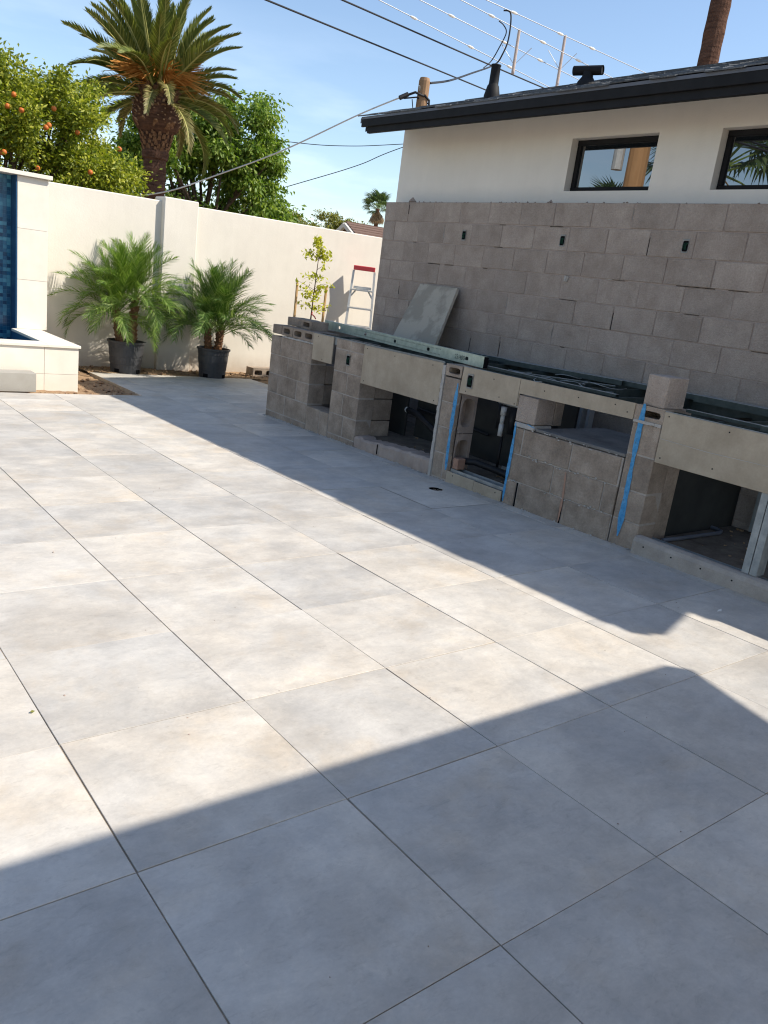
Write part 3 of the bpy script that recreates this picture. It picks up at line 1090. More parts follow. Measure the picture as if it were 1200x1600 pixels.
# A: left end
ROW = [0.77, 0.575, 0.375, 0.175, -0.025, -0.2]
for k in range(5):
    z1, z0 = ROW[k], ROW[k + 1]
    js = [5.985, 5.79, 5.42, 5.19] if k % 2 == 0 else [5.985, 5.62, 5.19]
    for a in range(len(js) - 1):
        kblock(js[a], js[a + 1], z0, z1)
kcore(5.975, 5.195, ZB, 0.765)
kblock(5.985, 5.80, 0.785, 0.885)
kholed(5.79, 5.585, 0.788, 0.884, [(5.70, 0.062, 0.026)])
kholed(5.575, 5.19, 0.786, 0.884, [(5.485, 0.068, 0.027), (5.285, 0.068, 0.027)])
mb = MB()
for k in range(16):
    y = 5.76 - k * .036
    mb.box(KX - .004 - r2.uniform(0, .006), KX + .01, y - .035 + r2.uniform(0, .006), y, 0.768, 0.787 + r2.uniform(-.006, .0))
stuff(mb.build('mortar_bed', M['mortar_light'], ki))
# left return wall running back
for k in range(5):
    z1, z0 = ROW[k], ROW[k + 1]
    xs = [KX + .192, KX + .59, KX + .99, 5.04] if k % 2 else [KX + .192, KX + .4, KX + .8, 5.04]
    for a in range(len(xs) - 1):
        m = MB()
        m.box(xs[a] + .004, xs[a + 1] - .004, 5.795, 5.983, z0 + .004, z1 - .004, .004)
        m.build('block', M['cmu_old'], ki)
mb = MB()
mb.box(KX + .19, 5.04, 5.80, 5.978, ZB, 0.766)
mb.build('mortar', M['mortar'], ki)
mb = MB()
mb.box(KX + .192, 5.04, 5.795, 5.983, 0.772, 0.872, .004)
mb.build('block', M['cmu_old'], ki)
# inner side of opening one
for z0, z1 in ((0.17, 0.375), (0.375, 0.57)):
    m = MB()
    m.box(KX + .195, KX + .42, 5.2, 5.37, z0 + .004, z1 - .004, .004)
    m.build('block', M['cmu_old'], ki)
# B: opening one
kblock(5.19, 4.955, -0.14, 0.165)
kblock(4.955, 4.80, -0.14, 0.16)
kcore(5.185, 4.80, ZB, 0.155)
# C: pier
CR = [0.885, 0.79, 0.585, 0.385, 0.18, -0.02, -0.18]
for k in range(6):
    z1, z0 = CR[k], CR[k + 1]
    s_ = 4.56 if k % 2 == 0 else 4.60
    kblock(4.80, s_, z0, z1)
    kblock(s_, 4.352, z0, z1)
kcore(4.795, 4.357, ZB, 0.88)
outlet(ki, KX - .003, 4.572, 0.705, 0.06, 0.105)
for k in range(5):
    z1, z0 = CR[k + 1], CR[k + 2]
    m = MB()
    m.box(KX + .195, KX + .41, 4.36, 4.545, z0 + .004, z1 - .004, .004)
    m.build('block', M['cmu_old'], ki)
# D: opening two, rough mortar lip
mb = MB()
pts = []
N = 34
for k in range(N + 1):
    y = 4.35 - (4.35 - 3.275) * k / N
    h = 0.03 + 0.055 * (k / N) + r2.uniform(-.006, .006) + (0.012 if k < 4 else 0)
    d = r2.uniform(-.004, .006)
    pts.append((y, h, d))
vs_, fs = [], []
for y, h, d in pts:
    vs_ += [(KX + d + .002, y, ZB), (KX + d, y, h - .02), (KX + d + .02, y, h), (KX + .17 + d, y, h + r2.uniform(-.006, .006)), (KX + .18, y, ZB)]
for k in range(N):
    for q in range(4):
        fs.append((k * 5 + q, k * 5 + q + 1, k * 5 + q + 6, k * 5 + q + 5))
mb.add(vs_, fs)
mb.build('mortar_lip', M['mortar'], ki, smooth=False)
mb = MB()
mb.box(KX - .0045, KX + .004, 3.985, 3.993, -.05, .04)
mb.build('open_joint', M['dark'], ki)
# E: pier two
ER = [0.78, 0.58, 0.375, 0.165, -0.045, -0.2]
for k in range(5):
    if k == 3:
        kblock(3.245, 3.12, ER[k + 1], ER[k], depth=.04)
        kblock(3.12, 3.06, ER[k + 1], ER[k], depth=.04)
    else:
        kblock(3.245, 3.06, ER[k + 1], ER[k], depth=.04)
kcore(3.243, 3.065, ZB, 0.775, KX + .0035, KX + .03)
kcore(3.243, 3.175, ZB, 0.775, KX + .031, KX + .185)
kholed(3.245, 3.06, 0.787, 0.878, [(3.145, 0.066, 0.024)])
mb = MB()
N = 26
for k in range(N):
    z = -0.1 + k * (0.86 + .1) / N
    mb.box(KX - .006 - r2.uniform(0, .005), KX + .05, 3.246, 3.275 + r2.uniform(-.006, .004), z, z + .0385)
stuff(mb.build('mortar_strip', M['mortar_light'], ki))
# broken hollow inner face of pier two
mb = MB()
P = lambda u, v, d: (u, 3.0595 + d * 1.0, v)
for z0, z1 in ((0.04, 0.34), (0.345, 0.68)):
    mb.ring_cell(KX + .042, KX + .225, z0, z1, KX + .13, (z0 + z1) / 2, 0.07, (z1 - z0) / 2 - .05, P, depth=0.1, power=3)
mb.build('broken_block', M['mortar'], ki)
mb = MB()
mb.box(KX + .19, KX + .225, 3.17, 3.24, ZB, .78)
mb.build('mortar', M['mortar'], ki)


# panels
def panel(name, y1, y0, z0, z1, x=KX - .006, t=.012, par=ki, mat=None):
    m = MB()
    m.box(x, x + t, y0, y1, z0, z1, .0015)
    return m.build(name, mat or M['board'], par)


panel('board_panel', 5.185, 4.842, 0.628, 0.882)
panel('board_panel', 4.348, 3.279, 0.532, 0.876)
# stepped long panel: left part deeper
mb = MB()
x, t = KX - .007, .012
poly = [(3.034, .884), (1.452, .896), (1.452, .793), (2.43, .782), (2.43, .688), (3.05, .676)]
mb.add([(x, a, b) for a, b in poly] + [(x + t, a, b) for a, b in poly], [tuple(range(6)), tuple(range(11, 5, -1))] + [(k, (k + 1) % 6, 6 + (k + 1) % 6, 6 + k) for k in range(6)])
mb.build('board_panel', M['board'], ki)
mb = MB()
mb.box(x - .0006, x + .003, 2.434, 2.4365, .69, .885)
mb.build('panel_joint', M['dark'], ki)
outlet(ki, KX - .008, 2.945, 0.782, 0.062, 0.112)
panel('board_sill', 3.058, 2.74, -0.12, 0.04)
panel('board_sill', 2.738, 2.44, -0.12, 0.036)
# G: block base under the ledge, post
GR = [0.54, 0.345, 0.145, -0.05]
for y1, y0, k in ((2.425, 2.332, 0), (2.328, 1.877, 0), (1.875, 1.47, 0), (2.425, 2.0, 1), (2.0, 1.565, 1), (1.565, 1.455, 1)):
    kblock(y1, y0, GR[k + 1], GR[k])
for y1, y0 in ((2.425, 2.313), (2.299, 1.884), (1.866, 1.461)):
    kblock(y1, y0, -0.16, 0.145)
mb = MB()
for yy in (2.306, 1.875):
    mb = MB()
    mb.box(KX + .004, KX + .0055, yy - .007, yy + .007, -.06, .14)
    mb.build('open_joint', M['dark'], ki)
kcore(2.42, 1.46, ZB, 0.535, KX + .006)
mb = MB()
for k in range(60):
    y = r2.uniform(1.5, 2.4)
    z = r2.choice([.345, .145, .54]) + r2.uniform(-.012, .012)
    s = r2.uniform(.003, .008)
    mb.box(KX - .004, KX + .004, y - s, y + s, z - s * .6, z + s * .6)
stuff(mb.build('mortar_spots', M['mortar_light'], ki))
kblock(2.435, 2.24, 0.578, 0.777, depth=0.2, mat=M['cmu'])
mb = MB()
mb.box(KX - .003, KX + .2, 2.245, 2.432, .541, .577, .006)
mb.build('mortar_bed', M['mortar_light'], ki)
mb = MB()
mb.box(KX + .205, KX + .3, 2.244, 2.43, .578, .78, .004)
mb.build('block', M['cmu_old'], ki)
mb = MB()
mb.box(KX + .012, 4.62, 1.458, 2.235, .5405, .562, .003)
mb.build('ledge_slab', M['slate'], ki)
# H: pier three
HR = [0.785, 0.58, 0.345, 0.145, -0.04, -0.18]
for k in range(5):
    kblock(1.449, 1.238, HR[k + 1], HR[k])
kcore(1.446, 1.243, ZB, 0.78)
kholed(1.449, 1.238, 0.797, 0.893, [(1.335, 0.074, 0.021)])
mb = MB()
mb.box(KX + .192, KX + .33, 1.243, 1.444, ZB, .785, .004)
mb.build('block', M['cmu_old'], ki)
mb = MB()
for k in range(9):
    y = 1.445 - k * .0225
    mb.box(KX - .004 - r2.uniform(0, .005), KX + .01, y - .023, y, 0.782 + r2.uniform(-.004, .002), 0.799)
stuff(mb.build('mortar_bed', M['mortar_light'], ki))
# I: right bay
panel('board_panel', 1.234, -0.9, 0.566, 0.884)
mb = MB()
poly = [(1.23, .716, .719), (0.9, .706, .710), (0.5, .714, .717), (-.2, .70, .703)]
vs_ = []
for a, b, c in poly:
    vs_ += [(KX - .0075, a, b), (KX - .0075, a, c)]
mb.add(vs_, [(0, 1, 3, 2), (2, 3, 5, 4), (4, 5, 7, 6)])
mb.build('scored_line', M['mortar_light'], ki)
mb = MB()
prof = [(KX - .05, -0.1), (KX - .05, 0.055), (KX - .035, 0.078), (KX - .01, 0.086), (KX + .02, 0.086), (KX + .02, -0.1)]
vs_ = [(a, y, b) for y in (1.232, -0.9) for a, b in prof]
mb.add(vs_, [(k, (k + 1) % 6, 6 + (k + 1) % 6, 6 + k) for k in range(6)] + [tuple(range(6)), tuple(range(11, 5, -1))])
mb.build('board_sill', M['mortar_pale'], ki)
mb = MB()
mb.box(KX + .025, KX + .115, -.9, 1.2, .02, .024)
mb.box(KX + .025, KX + .027, -.9, 1.2, .024, .07)
mb.box(KX + .113, KX + .115, -.9, 1.2, .024, .07)
mb.build('steel_track', M['steel'], ki)


def stud(x, y, z0, z1, w=.04, d=.09, name='steel_stud', mat=None):
    m = MB()
    m.box(x, x + .002, y, y + w, z0, z1)
    m.box(x + .0021, x + d, y, y + .002, z0, z1)
    m.box(x + d, x + d + .002, y, y + w, z0, z1)
    m.box(x + .0021, x + .0041, y + w - .012, y + w, z0, z1)
    return m.build(name, mat or M['steel'], ki)


stud(KX + .008, .495, .088, .6, w=.042)
stud(KX + .008, .448, .088, .6, w=.042)
stud(4.95, .93, .05, .86, w=.04, d=.07)
stud(4.95, 1.05, .05, .86, w=.04, d=.07)
stud(4.86, 2.66, .05, .86, w=.03, d=.06, mat=M['alu'])
stud(4.86, 2.58, .05, .86, w=.03, d=.06, mat=M['alu'])
# mortar droppings along the foot of the counter
mb = MB()
for k in range(330):
    y = r2.choice([r2.uniform(4.35, 6.0), r2.uniform(4.35, 6.0), r2.uniform(1.2, 4.4)])
    x = KX - abs(r2.gauss(0, .018)) + .004
    s = r2.uniform(.004, .013)
    c = Vector((x, y, gz(x, y) + s * .2))
    oc = [Vector((1, 0, 0)), Vector((-1, 0, 0)), Vector((0, 1, 0)), Vector((0, -1, 0)), Vector((0, 0, .7)), Vector((0, 0, -.7))]
    mb.add([c + o_ * s * r2.uniform(.6, 1.4) for o_ in oc], [(0, 2, 4), (2, 1, 4), (1, 3, 4), (3, 0, 4), (2, 0, 5), (1, 2, 5), (3, 1, 5), (0, 3, 5)])
stuff(mb.build('mortar_droppings', M['mortar_light'], ki))
# screws
mb = MB()
for y, z in [(1.2, .86), (1.2, .6), (.85, .62), (.8, .85), (.45, .6), (2.98, .7), (2.7, .84), (2.62, .72), (2.2, .84), (1.9, .85), (1.6, .86), (1.5, .83), (2.46, .7),
             (5.1, .86), (5.0, .65), (4.3, .85), (3.9, .84), (3.4, .84), (3.33, .56), (4.3, .56), (2.98, 0.015), (2.5, 0.01)]:
    mb.tube([(KX - .0085, y, z), (KX - .004, y, z)], .0045, 8)
for y in (1.15, .95, .75, .55, .3):
    mb.tube([(KX - .0515, y, .035), (KX - .045, y, .035)], .0055, 8)
stuff(mb.build('screws', M['black_trim'], ki))


# blue layout lines and orange mark
def paint_line(pts, w, mat, name='paint_line', x=KX - .0035):
    m = MB()
    vs_ = []
    N = 60
    ph_ = r2.uniform(0, 6)
    for k in range(N + 1):
        f = k / N
        y = pts[0][0] + (pts[1][0] - pts[0][0]) * f
        z = pts[0][1] + (pts[1][1] - pts[0][1]) * f
        ww = w * (.86 + .16 * math.sin(9 * f + ph_) + .1 * math.sin(23 * f + 2 * ph_) + .06 * math.sin(61 * f)) * min(1, .35 + 6 * f, .35 + 6 * (1 - f))
        y += .004 * math.sin(5 * f + ph_)
        vs_ += [(x + r2.uniform(-.0004, .0004), y - ww / 2, z), (x, y + ww / 2, z)]
    m.add(vs_, [(2 * k, 2 * k + 1, 2 * k + 3, 2 * k + 2) for k in range(N)])
    return m.build(name, mat, ki)


paint_line([(3.085, .745), (3.078, .04)], .04, M['blue'])
paint_line([(2.416, .57), (2.412, -.03)], .03, M['blue'])
paint_line([(1.385, .905), (1.385, .03)], .042, M['blue'])
paint_line([(2.30, .58), (2.24, .565)], .03, M['blue'])
paint_line([(1.885, .33), (1.872, -.03)], .02, M['orange_paint'])
# interior: floor, partitions, back boards
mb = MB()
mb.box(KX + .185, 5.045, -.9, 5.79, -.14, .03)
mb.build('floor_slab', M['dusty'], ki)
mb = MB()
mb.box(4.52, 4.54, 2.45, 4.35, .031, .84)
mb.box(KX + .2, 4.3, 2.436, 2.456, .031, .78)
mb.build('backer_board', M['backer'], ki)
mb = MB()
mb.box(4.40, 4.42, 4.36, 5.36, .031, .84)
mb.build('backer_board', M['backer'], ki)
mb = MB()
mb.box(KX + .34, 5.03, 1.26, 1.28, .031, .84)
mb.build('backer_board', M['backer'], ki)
mb = MB()
for xa in (KX + .03, KX + .12, 4.42):
    mb = MB()
    mb.box(xa, xa + .004, 2.46, 3.05, .031, .06)
    mb.box(xa + .0041, xa + .07, 2.46, 3.05, .031, .034)
    mb.build('steel_track', M['steel'], ki)
# plumbing in the narrow bay
mb = MB()
mb.tube([(4.25, 3.04, .615), (4.25, 2.47, .60)], .014, 10)
mb.build('water_pipe', M['pvc'], ki, smooth=True)
mb = MB()
mb.tube([(4.2, 2.93, .59), (4.2, 2.93, .52)], .024, 12)
mb.tube([(4.2, 2.93, .52), (4.2, 2.93, .45)], .018, 12)
mb.tube([(4.2, 2.93, .449), (4.2, 2.93, .35)], .021, 12)
mb.build('pipe_fitting', M['pvc'], ki, smooth=True)
mb = MB()
mb.tube([(4.23, 2.93, .349), (4.23, 2.93, .03)], .012, 8)
mb.tube([(4.24, 2.99, .6), (4.24, 2.99, .40)], .03, 10)
mb.tube([(4.24, 2.86, .6), (4.24, 2.85, .38)], .035, 10)
mb.build('black_pipe', M['hose'], ki, smooth=True)
mb = MB()
for yy in (2.97, 2.9, 2.84):
    mb.tube([(4.2, yy, .635), (4.2, yy - .03, .64)], .014, 10)
mb.build('valve', M['brass'], ki, smooth=True)
mb = MB()
mb.tube([(3.9, 3.05, .12), (3.98, 2.95, .13), (4.1, 2.8, .09), (4.15, 2.65, .06), (4.05, 2.5, .055), (4.02, 2.45, .055)], .027, 10)
mb.tube([(4.15, 2.95, .1), (4.3, 2.8, .05), (4.35, 2.6, .05), (4.3, 2.46, .08)], .008, 8)
mb.build('hose', M['hose'], ki, smooth=True)
mb = MB()
mb.box(KX + .035, KX + .12, 2.985, 3.045, .061, .15, .004)
mb.build('brick', M['brick'], ki)
mb = MB()
mb.tube([(4.35, 4.28, .3), (4.3, 4.1, .3), (4.25, 3.8, .22), (4.2, 3.5, .13), (4.17, 3.29, .09)], .03, 10)
mb.tube([(4.4, 4.2, .33), (4.45, 3.8, .3), (4.46, 3.3, .27)], .012, 8)
mb.build('hose', M['hose'], ki, smooth=True)
mb = MB()
mb.tube([(4.347, 4.29, .3), (4.352, 4.305, .3)], .028, 10)
mb.build('hose_end', M['pvc'], ki)
mb = MB()
mb.tube([(4.75, 1.68, .045), (4.74, 1.22, .045), (4.72, 1.17, .045), (4.66, 1.15, .045), (4.13, 1.17, .045), (4.0, 1.18, .045)], .014, 10)
mb.build('conduit', M['grey_pvc'], ki, smooth=True)
mb = MB()
for k in range(70):
    x, y = r2.uniform(3.95, 5.0), r2.choice([r2.uniform(.3, 1.2), r2.uniform(2.5, 3.0), r2.uniform(3.4, 4.3)])
    s = r2.uniform(.004, .014)
    mb.box(-s, s, -s * .6, s * .6, 0, s * .7, 0, Matrix.Translation((x, y, .031)) @ Matrix.Rotation(r2.uniform(0, 6), 4, 'Z') @ Matrix.Rotation(r2.uniform(-.3, .3), 4, 'X'))
stuff(mb.build('rubble', M['dirt'], ki))
mb = MB()
mb.box(KX + .04, KX + .09, .74, .80, .0245, .032)
mb.build('yellow_scrap', M['stake'], ki)

# steel top framing
TZ = 0.885
mb = MB()
for (ya, yb) in ((5.18, 3.28), (3.06, 1.45), (1.236, -.9)):
    mb = MB()
    mb.box(KX + .012, KX + .014, yb, ya, TZ - .07, TZ - .002)
    mb.box(KX + .0005, KX + .012, yb + .001, ya - .001, TZ, TZ + .003)
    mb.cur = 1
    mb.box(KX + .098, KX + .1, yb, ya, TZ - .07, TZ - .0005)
    mb.build('steel_track', [M['steel'], M['steel_shaded']], ki)
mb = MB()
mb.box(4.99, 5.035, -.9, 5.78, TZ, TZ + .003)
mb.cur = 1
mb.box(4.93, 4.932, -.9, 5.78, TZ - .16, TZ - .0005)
mb.build('steel_track', [M['steel'], M['steel_shaded']], ki)
yv = 5.0
while yv > -.8:
    if not (1.2 < yv < 1.5 or 3.0 < yv < 3.35):
        m = MB()
        m.box(KX + .101, 4.9295, yv - .018, yv + .0, TZ - .003, TZ - .001)
        m.box(KX + .101, 4.9295, yv - .02, yv - .018, TZ - .075, TZ - .0035)
        m.build('cross_stud', M['steel_shaded'], ki)
    yv -= .405

# ------------------------------------------------------------------ things lying on the kitchen
A_, B_ = Vector((4.335, 5.82)), Vector((3.90, 2.95))
Ld = (B_ - A_)
ln = Ld.length
angc = math.atan2(Ld.y, Ld.x)
ch = thing('steel_channel', 'long perforated galvanised channel lying along the kitchen top with printed marks', 'steel channel', (A_.x, A_.y, TZ + .004), (0, 0, angc))
mb = MB()
cells = 5
P = lambda u, v, d: (u, d, v)
for k in range(cells):
    u0, u1 = ln * k / cells, ln * (k + 1) / cells
    mb.ring_cell(u0, u1, 0.0, .088, (u0 + u1) / 2 + .06, .044, .022, .014, P, depth=.0015, power=4, inset=False)
mb.add([(0, 0, .088), (ln, 0, .088), (ln, .045, .088), (0, .045, .088)], [(0, 1, 2, 3)])
mb.add([(0, 0, 0), (ln, 0, 0), (ln, .045, 0), (0, .045, 0)], [(0, 1, 2, 3)])
mb.add([(0, .045, .088), (ln, .045, .088), (ln, .045, .075), (0, .045, .075)], [(0, 1, 2, 3)])
mb.build('channel_web', M['steel_green'], ch)
mb = MB()
r3 = random.Random(8)
for q in range(2):
    u = .7
    while u < ln - .62:
        mb.box(u, u + .009, -.0012, .0008, .016 + q * .045, .027 + q * .045)
        u += .021
stuff(mb.build('knurl_dots', M['knurl'], ch))
mb = MB()
mb.box(ln - .002, ln + .0, .0005, .0445, .001, .087)
mb.build('channel_end', M['dark'], ch)
fc = bpy.data.curves.new('printed_mark', 'FONT')
fc.body = "23/400"
fc.size = .052
fc.materials.append(M['print'])
_t = link('printed_mark', fc)
bpy.context.view_layer.update()
_me = bpy.data.meshes.new_from_object(_t.evaluated_get(bpy.context.evaluated_depsgraph_get()))
bpy.data.objects.remove(_t)
ft = link('printed_mark', _me, ch, (ln - .40, -.0018, .024), (R(90), 0, 0))


def lying_stud(name, label, x0, y0, x1, y1, w, h, z, mat, cat='steel stud', group=None):
    d = Vector((x1 - x0, y1 - y0))
    t_ = thing(name, label, cat, (x0, y0, z), (0, 0, math.atan2(d.y, d.x)), group)
    m = MB()
    l_ = d.length
    m.box(0, l_, -w / 2, w / 2, h - .002, h)
    m.cur = 1  # sides take the shaded copy of the steel
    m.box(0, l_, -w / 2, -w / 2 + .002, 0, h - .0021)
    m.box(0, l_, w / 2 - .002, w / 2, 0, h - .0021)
    m.build('stud_body', [mat, M['steel_shaded']], t_)
    return t_


GS = 'steel studs lying on the kitchen top'
lying_stud('steel_stud', 'thin galvanised stud lying flat against the block wall past the perforated channel', 4.60, 4.1, 4.99, 2.2, .05, .035, TZ + .005, M['steel'], group=GS)
lying_stud('steel_stud', 'grey flat stud tilted across the middle of the kitchen top', 4.60, 3.35, 4.84, 2.30, .09, .04, TZ + .006, M['steel'], group=GS)
lying_stud('steel_stud', 'flat grey stud just left of the upright loose block', 4.86, 2.35, 4.90, 1.55, .06, .038, TZ + .007, M['steel'], group=GS)
lying_stud('steel_stud', 'narrow bright strip crossing the open frame before the flat studs', 3.95, 2.75, 4.52, 2.15, .03, .012, TZ + .01, M['steel'], group=GS)
lying_stud('steel_stud', 'narrow rail lying just inside the long stepped board', 3.96, 3.0, 3.93, 1.7, .035, .02, TZ + .005, M['steel'], group=GS)
lying_stud('steel_stud', 'wide grey stud right of the upright loose block, by the wall', 4.80, 1.62, 4.80, -.3, .12, .05, TZ + .006, M['steel'], group=GS)
lying_stud('steel_stud', 'grey stud with folded end on the front edge of the right bay', 3.90, .66, 3.89, -.6, .1, .03, TZ + .005, M['steel'], group=GS)
lying_stud('steel_stud', 'bright thin rail along the front of the right bay', 3.97, 1.2, 3.97, .65, .03, .02, TZ + .005, M['steel'], group=GS)
# wire curls on the top
mb = MB()
for k in range(7):
    x, y = 3.98 + r2.uniform(0, .5), 2.1 + r2.uniform(0, .7)
    a = r2.uniform(0, 6)
    pts = [(x + q * .05 * math.cos(a + q * .3), y + q * .05 * math.sin(a + q * .3), TZ + .015 + .012 * math.sin(q)) for q in range(7)]
    mb.tube(pts, .003, 5)
tag(mb.build('tie_wire', M['steel'], smooth=True), 'tangle of loose tie wire on the open kitchen frame', 'wire')

# leaning slab
sl = thing('leaning_slab', 'mortar-smeared grey slab leaning on the block wall above the counter', 'slab')
top1, top2 = Vector((5.015, 5.104, 1.462)), Vector((5.015, 4.532, 1.462))
bot1, bot2 = Vector((4.70, 5.07, .892)), Vector((4.70, 4.40, .892))
nrm = (top2 - top1).cross(bot1 - top1).normalized()
if nrm.x > 0:
    nrm = -nrm
th = .03
sl.location = bot2
mb = MB()
q4 = [top1, top2, bot2, bot1]
# finely divided so the broken edges can wobble
vs_, fs = [], []
NU, NV = 14, 14
for s_ in (0, 1):
    for a in range(NU + 1):
        for b in range(NV + 1):
            u, v = a / NU, b / NV
            p = (top1 * (1 - u) + top2 * u) * (1 - v) + (bot1 * (1 - u) + bot2 * u) * v
            if a in (0, NU) or b == 0:
                p = p + Vector((0, r2.uniform(-.003, .003), r2.uniform(-.003, .003)))
            vs_.append(p + nrm * th * (1 - s_) - bot2 + (nrm * r2.uniform(0, .002) if not s_ else Vector()))
S1 = (NU + 1) * (NV + 1)
for a in range(NU):
    for b in range(NV):
        k = a * (NV + 1) + b
        fs.append((k, k + NV + 1, k + NV + 2, k + 1))
        fs.append((S1 + k, S1 + k + 1, S1 + k + NV + 2, S1 + k + NV + 1))
for a in range(NU):
    for b in (0, NV):
        k, k2 = a * (NV + 1) + b, (a + 1) * (NV + 1) + b
        fs.append((k, k2, S1 + k2, S1 + k))
for b in range(NV):
    for a in (0, NU):
        k, k2 = a * (NV + 1) + b, a * (NV + 1) + b + 1
        fs.append((k, k2, S1 + k2, S1 + k))
mb.add(vs_, fs)
mb.build('slab_body', M['slab'], sl)

# loose blocks
GB = 'loose concrete blocks'


def loose_block(label, x, y, z, lx, ly, lz, rot=0, holes=None, mat=None):
    t_ = thing('concrete_block', label, 'block', (x, y, z), (0, 0, rot), GB)
    m = MB()
    if holes:
        P_ = lambda u, v, d: (d, u, v)
        ed = [ly / 2] + [(holes[k] + holes[k + 1]) / 2 for k in range(len(holes) - 1)] + [-ly / 2]
        for k, hc in enumerate(holes):
            m.ring_cell(ed[k + 1], ed[k], 0, lz, hc, lz / 2, .066, lz * .27, P_, depth=min(.15, lx * .8), power=5)
        m.add([(0, -ly / 2, lz), (lx, -ly / 2, lz), (lx, ly / 2, lz), (0, ly / 2, lz)], [(0, 1, 2, 3)])
        for yy in (-ly / 2, ly / 2):
            m.add([(0, yy, 0), (lx, yy, 0), (lx, yy, lz), (0, yy, lz)], [(0, 1, 2, 3)])
        m.add([(lx, -ly / 2, 0), (lx, ly / 2, 0), (lx, ly / 2, lz), (lx, -ly / 2, lz)], [(0, 1, 2, 3)])
    else:
        m.box(0, lx, -ly / 2, ly / 2, 0, lz, .005)
    m.build('block_body', mat or M['cmu_old'], t_)
    return t_


loose_block('upright solid grey block standing on the third kitchen pier', KX + .02, 1.343, .894, .2, .158, .196, R(-4), mat=M['cmu'])
loose_block('low dark block at far left of the kitchen top', KX + .15, 5.79, .887, .2, .28, .085, R(4))
loose_block('low hollow block lying beside the sapling tie on the kitchen top', KX + .12, 5.53, .887, .2, .21, .085, R(-3), holes=[0.0])
t_ = thing('concrete_block', 'smooth pale grey block on the ground against the fountain base', 'block', (1.2, 7.16, gz(1.4, 7.2) - .005), None, GB)
m = MB()
m.box(-.05, .55, 0, .2, 0, .195, .004)
m.build('block_body', material('smooth_block', (0.33, 0.31, 0.27), (0.38, 0.36, 0.32), scale=6, rough=.9, bump=.4, bscale=120, speck=.08), t_)
t_ = loose_block('hollow block on the soil by the wall foot beside the right palm', 5.62, 9.2, gz(5.6, 9.3) - .02, .2, .4, .14, R(90), holes=[.1, -.1], mat=M['cmu_old'])

# ------------------------------------------------------------------ ladder, stakes, sapling behind the kitchen
LY = 8.75
lad = thing('step_ladder', 'open aluminium step ladder with red top cap standing before the white wall', 'ladder', (7.165, 9.05, gz(7.2, 9.05)), (0, 0, R(-38)))


def lp(u, z, dy=0):     # u across 0..1 at floor width .5, narrowing upwards
    w = .47 - .14 * (z / 1.8)
    return Vector(((u - .5) * w, .22 * (z / 1.8) + dy * (1.8 - z) / 1.8, z))


for u in (0, 1):
    m = MB()
    m.tube([lp(u, 0), lp(u, 1.74)], .024, 4)
    m.build('front_rail', M['alu'], lad)
    m = MB()
    m.tube([lp(u, .02, .44), lp(u, 1.74, .44)], .02, 4)
    m.build('rear_rail', M['alu'], lad)
for k in range(5):
    z = .3 + k * .285
    m = MB()
    a, b = lp(0, z), lp(1, z)
    m.box(a.x, b.x, a.y - .03, a.y + .045, z - .012, z + .012, .002)
    m.build('step', M['alu'], lad)
for z in (.3, .585, .87, 1.155, 1.44):
    m = MB()
    m.tube([lp(0, z, .44), lp(1, z, .44)], .014, 6)
    m.build('rear_brace', M['alu'], lad)
m = MB()
m.tube([lp(.02, 1.33, 0), lp(.25, 1.45, .2), lp(.75, 1.45, .2), lp(.98, 1.33, 0)], .014, 6)
m.box(lp(.1, 1.45).x, lp(.9, 1.45).x, .2, .42, 1.46, 1.5, .003)
m.build('paint_shelf', M['alu'], lad)
m = MB()
a, b = lp(-.02, 1.78), lp(1.02, 1.78)
m.box(a.x, b.x, a.y - .07, a.y + .1, 1.745, 1.815, .008)
m.build('top_cap', M['red'], lad)

GSK = 'wooden stakes beside the sapling'


def stake(label, x, y, z1, dx=0.0, dy=0.0):
    t_ = thing('wooden_stake', label, 'stake', (x, y, gz(x, y) - .05), None, GSK)
    m = MB()
    m.tube([(0, 0, 0), (dx * .5 + .004, dy * .5, z1 * .5), (dx, dy, z1 + .17)], .019, 6)
    m.build('stake_pole', M['stake'], t_)


stake('straight wooden stake left of the sapling, nearer the palms', 5.62, 8.5, 1.31)
stake('slanting wooden stake right of the sapling, beside the ladder', 6.08, 8.5, 1.31, .04, 0)

sp = thing('sapling', 'young yellow-green citrus sapling with a red tie, growing before the white wall', 'tree', (5.80, 8.45, gz(5.8, 8.45)))


def leaves_mesh(name, C_, A, N_, ln_, wd, mat):
    """C_ centres, A axis, N_ normals (n,3); diamond leaves folded along the midrib"""
    n = len(C_)
    S_ = np.cross(A, N_)
    S_ /= np.linalg.norm(S_, axis=1)[:, None] + 1e-9
    ln_ = np.asarray(ln_).reshape(-1, 1) * np.ones((n, 1))
    wd = np.asarray(wd).reshape(-1, 1) * np.ones((n, 1))
    b = C_ - A * ln_ * .5
    t = C_ + A * ln_ * .5 - N_ * ln_ * .12
    l = C_ + S_ * wd * .5 + N_ * wd * .15
    r_ = C_ - S_ * wd * .5 + N_ * wd * .15
    V = np.stack([b, r_, t, l], 1).reshape(-1, 3)
    base = np.arange(n) * 4
    F = np.stack([base, base + 1, base + 2, base, base + 2, base + 3], 1).reshape(-1)
    me = bpy.data.meshes.new(name)
    me.vertices.add(len(V))
    me.vertices.foreach_set('co', V.ravel().astype(np.float32))
    me.loops.add(len(F))
    me.loops.foreach_set('vertex_index', F.astype(np.int32))
    me.polygons.add(len(F) // 3)
    me.polygons.foreach_set('loop_start', (np.arange(len(F) // 3) * 3).astype(np.int32))
    me.materials.append(mat)
    me.update(calc_edges=True)
    return me


def unit(a):
    return a / (np.linalg.norm(a, axis=1)[:, None] + 1e-9)


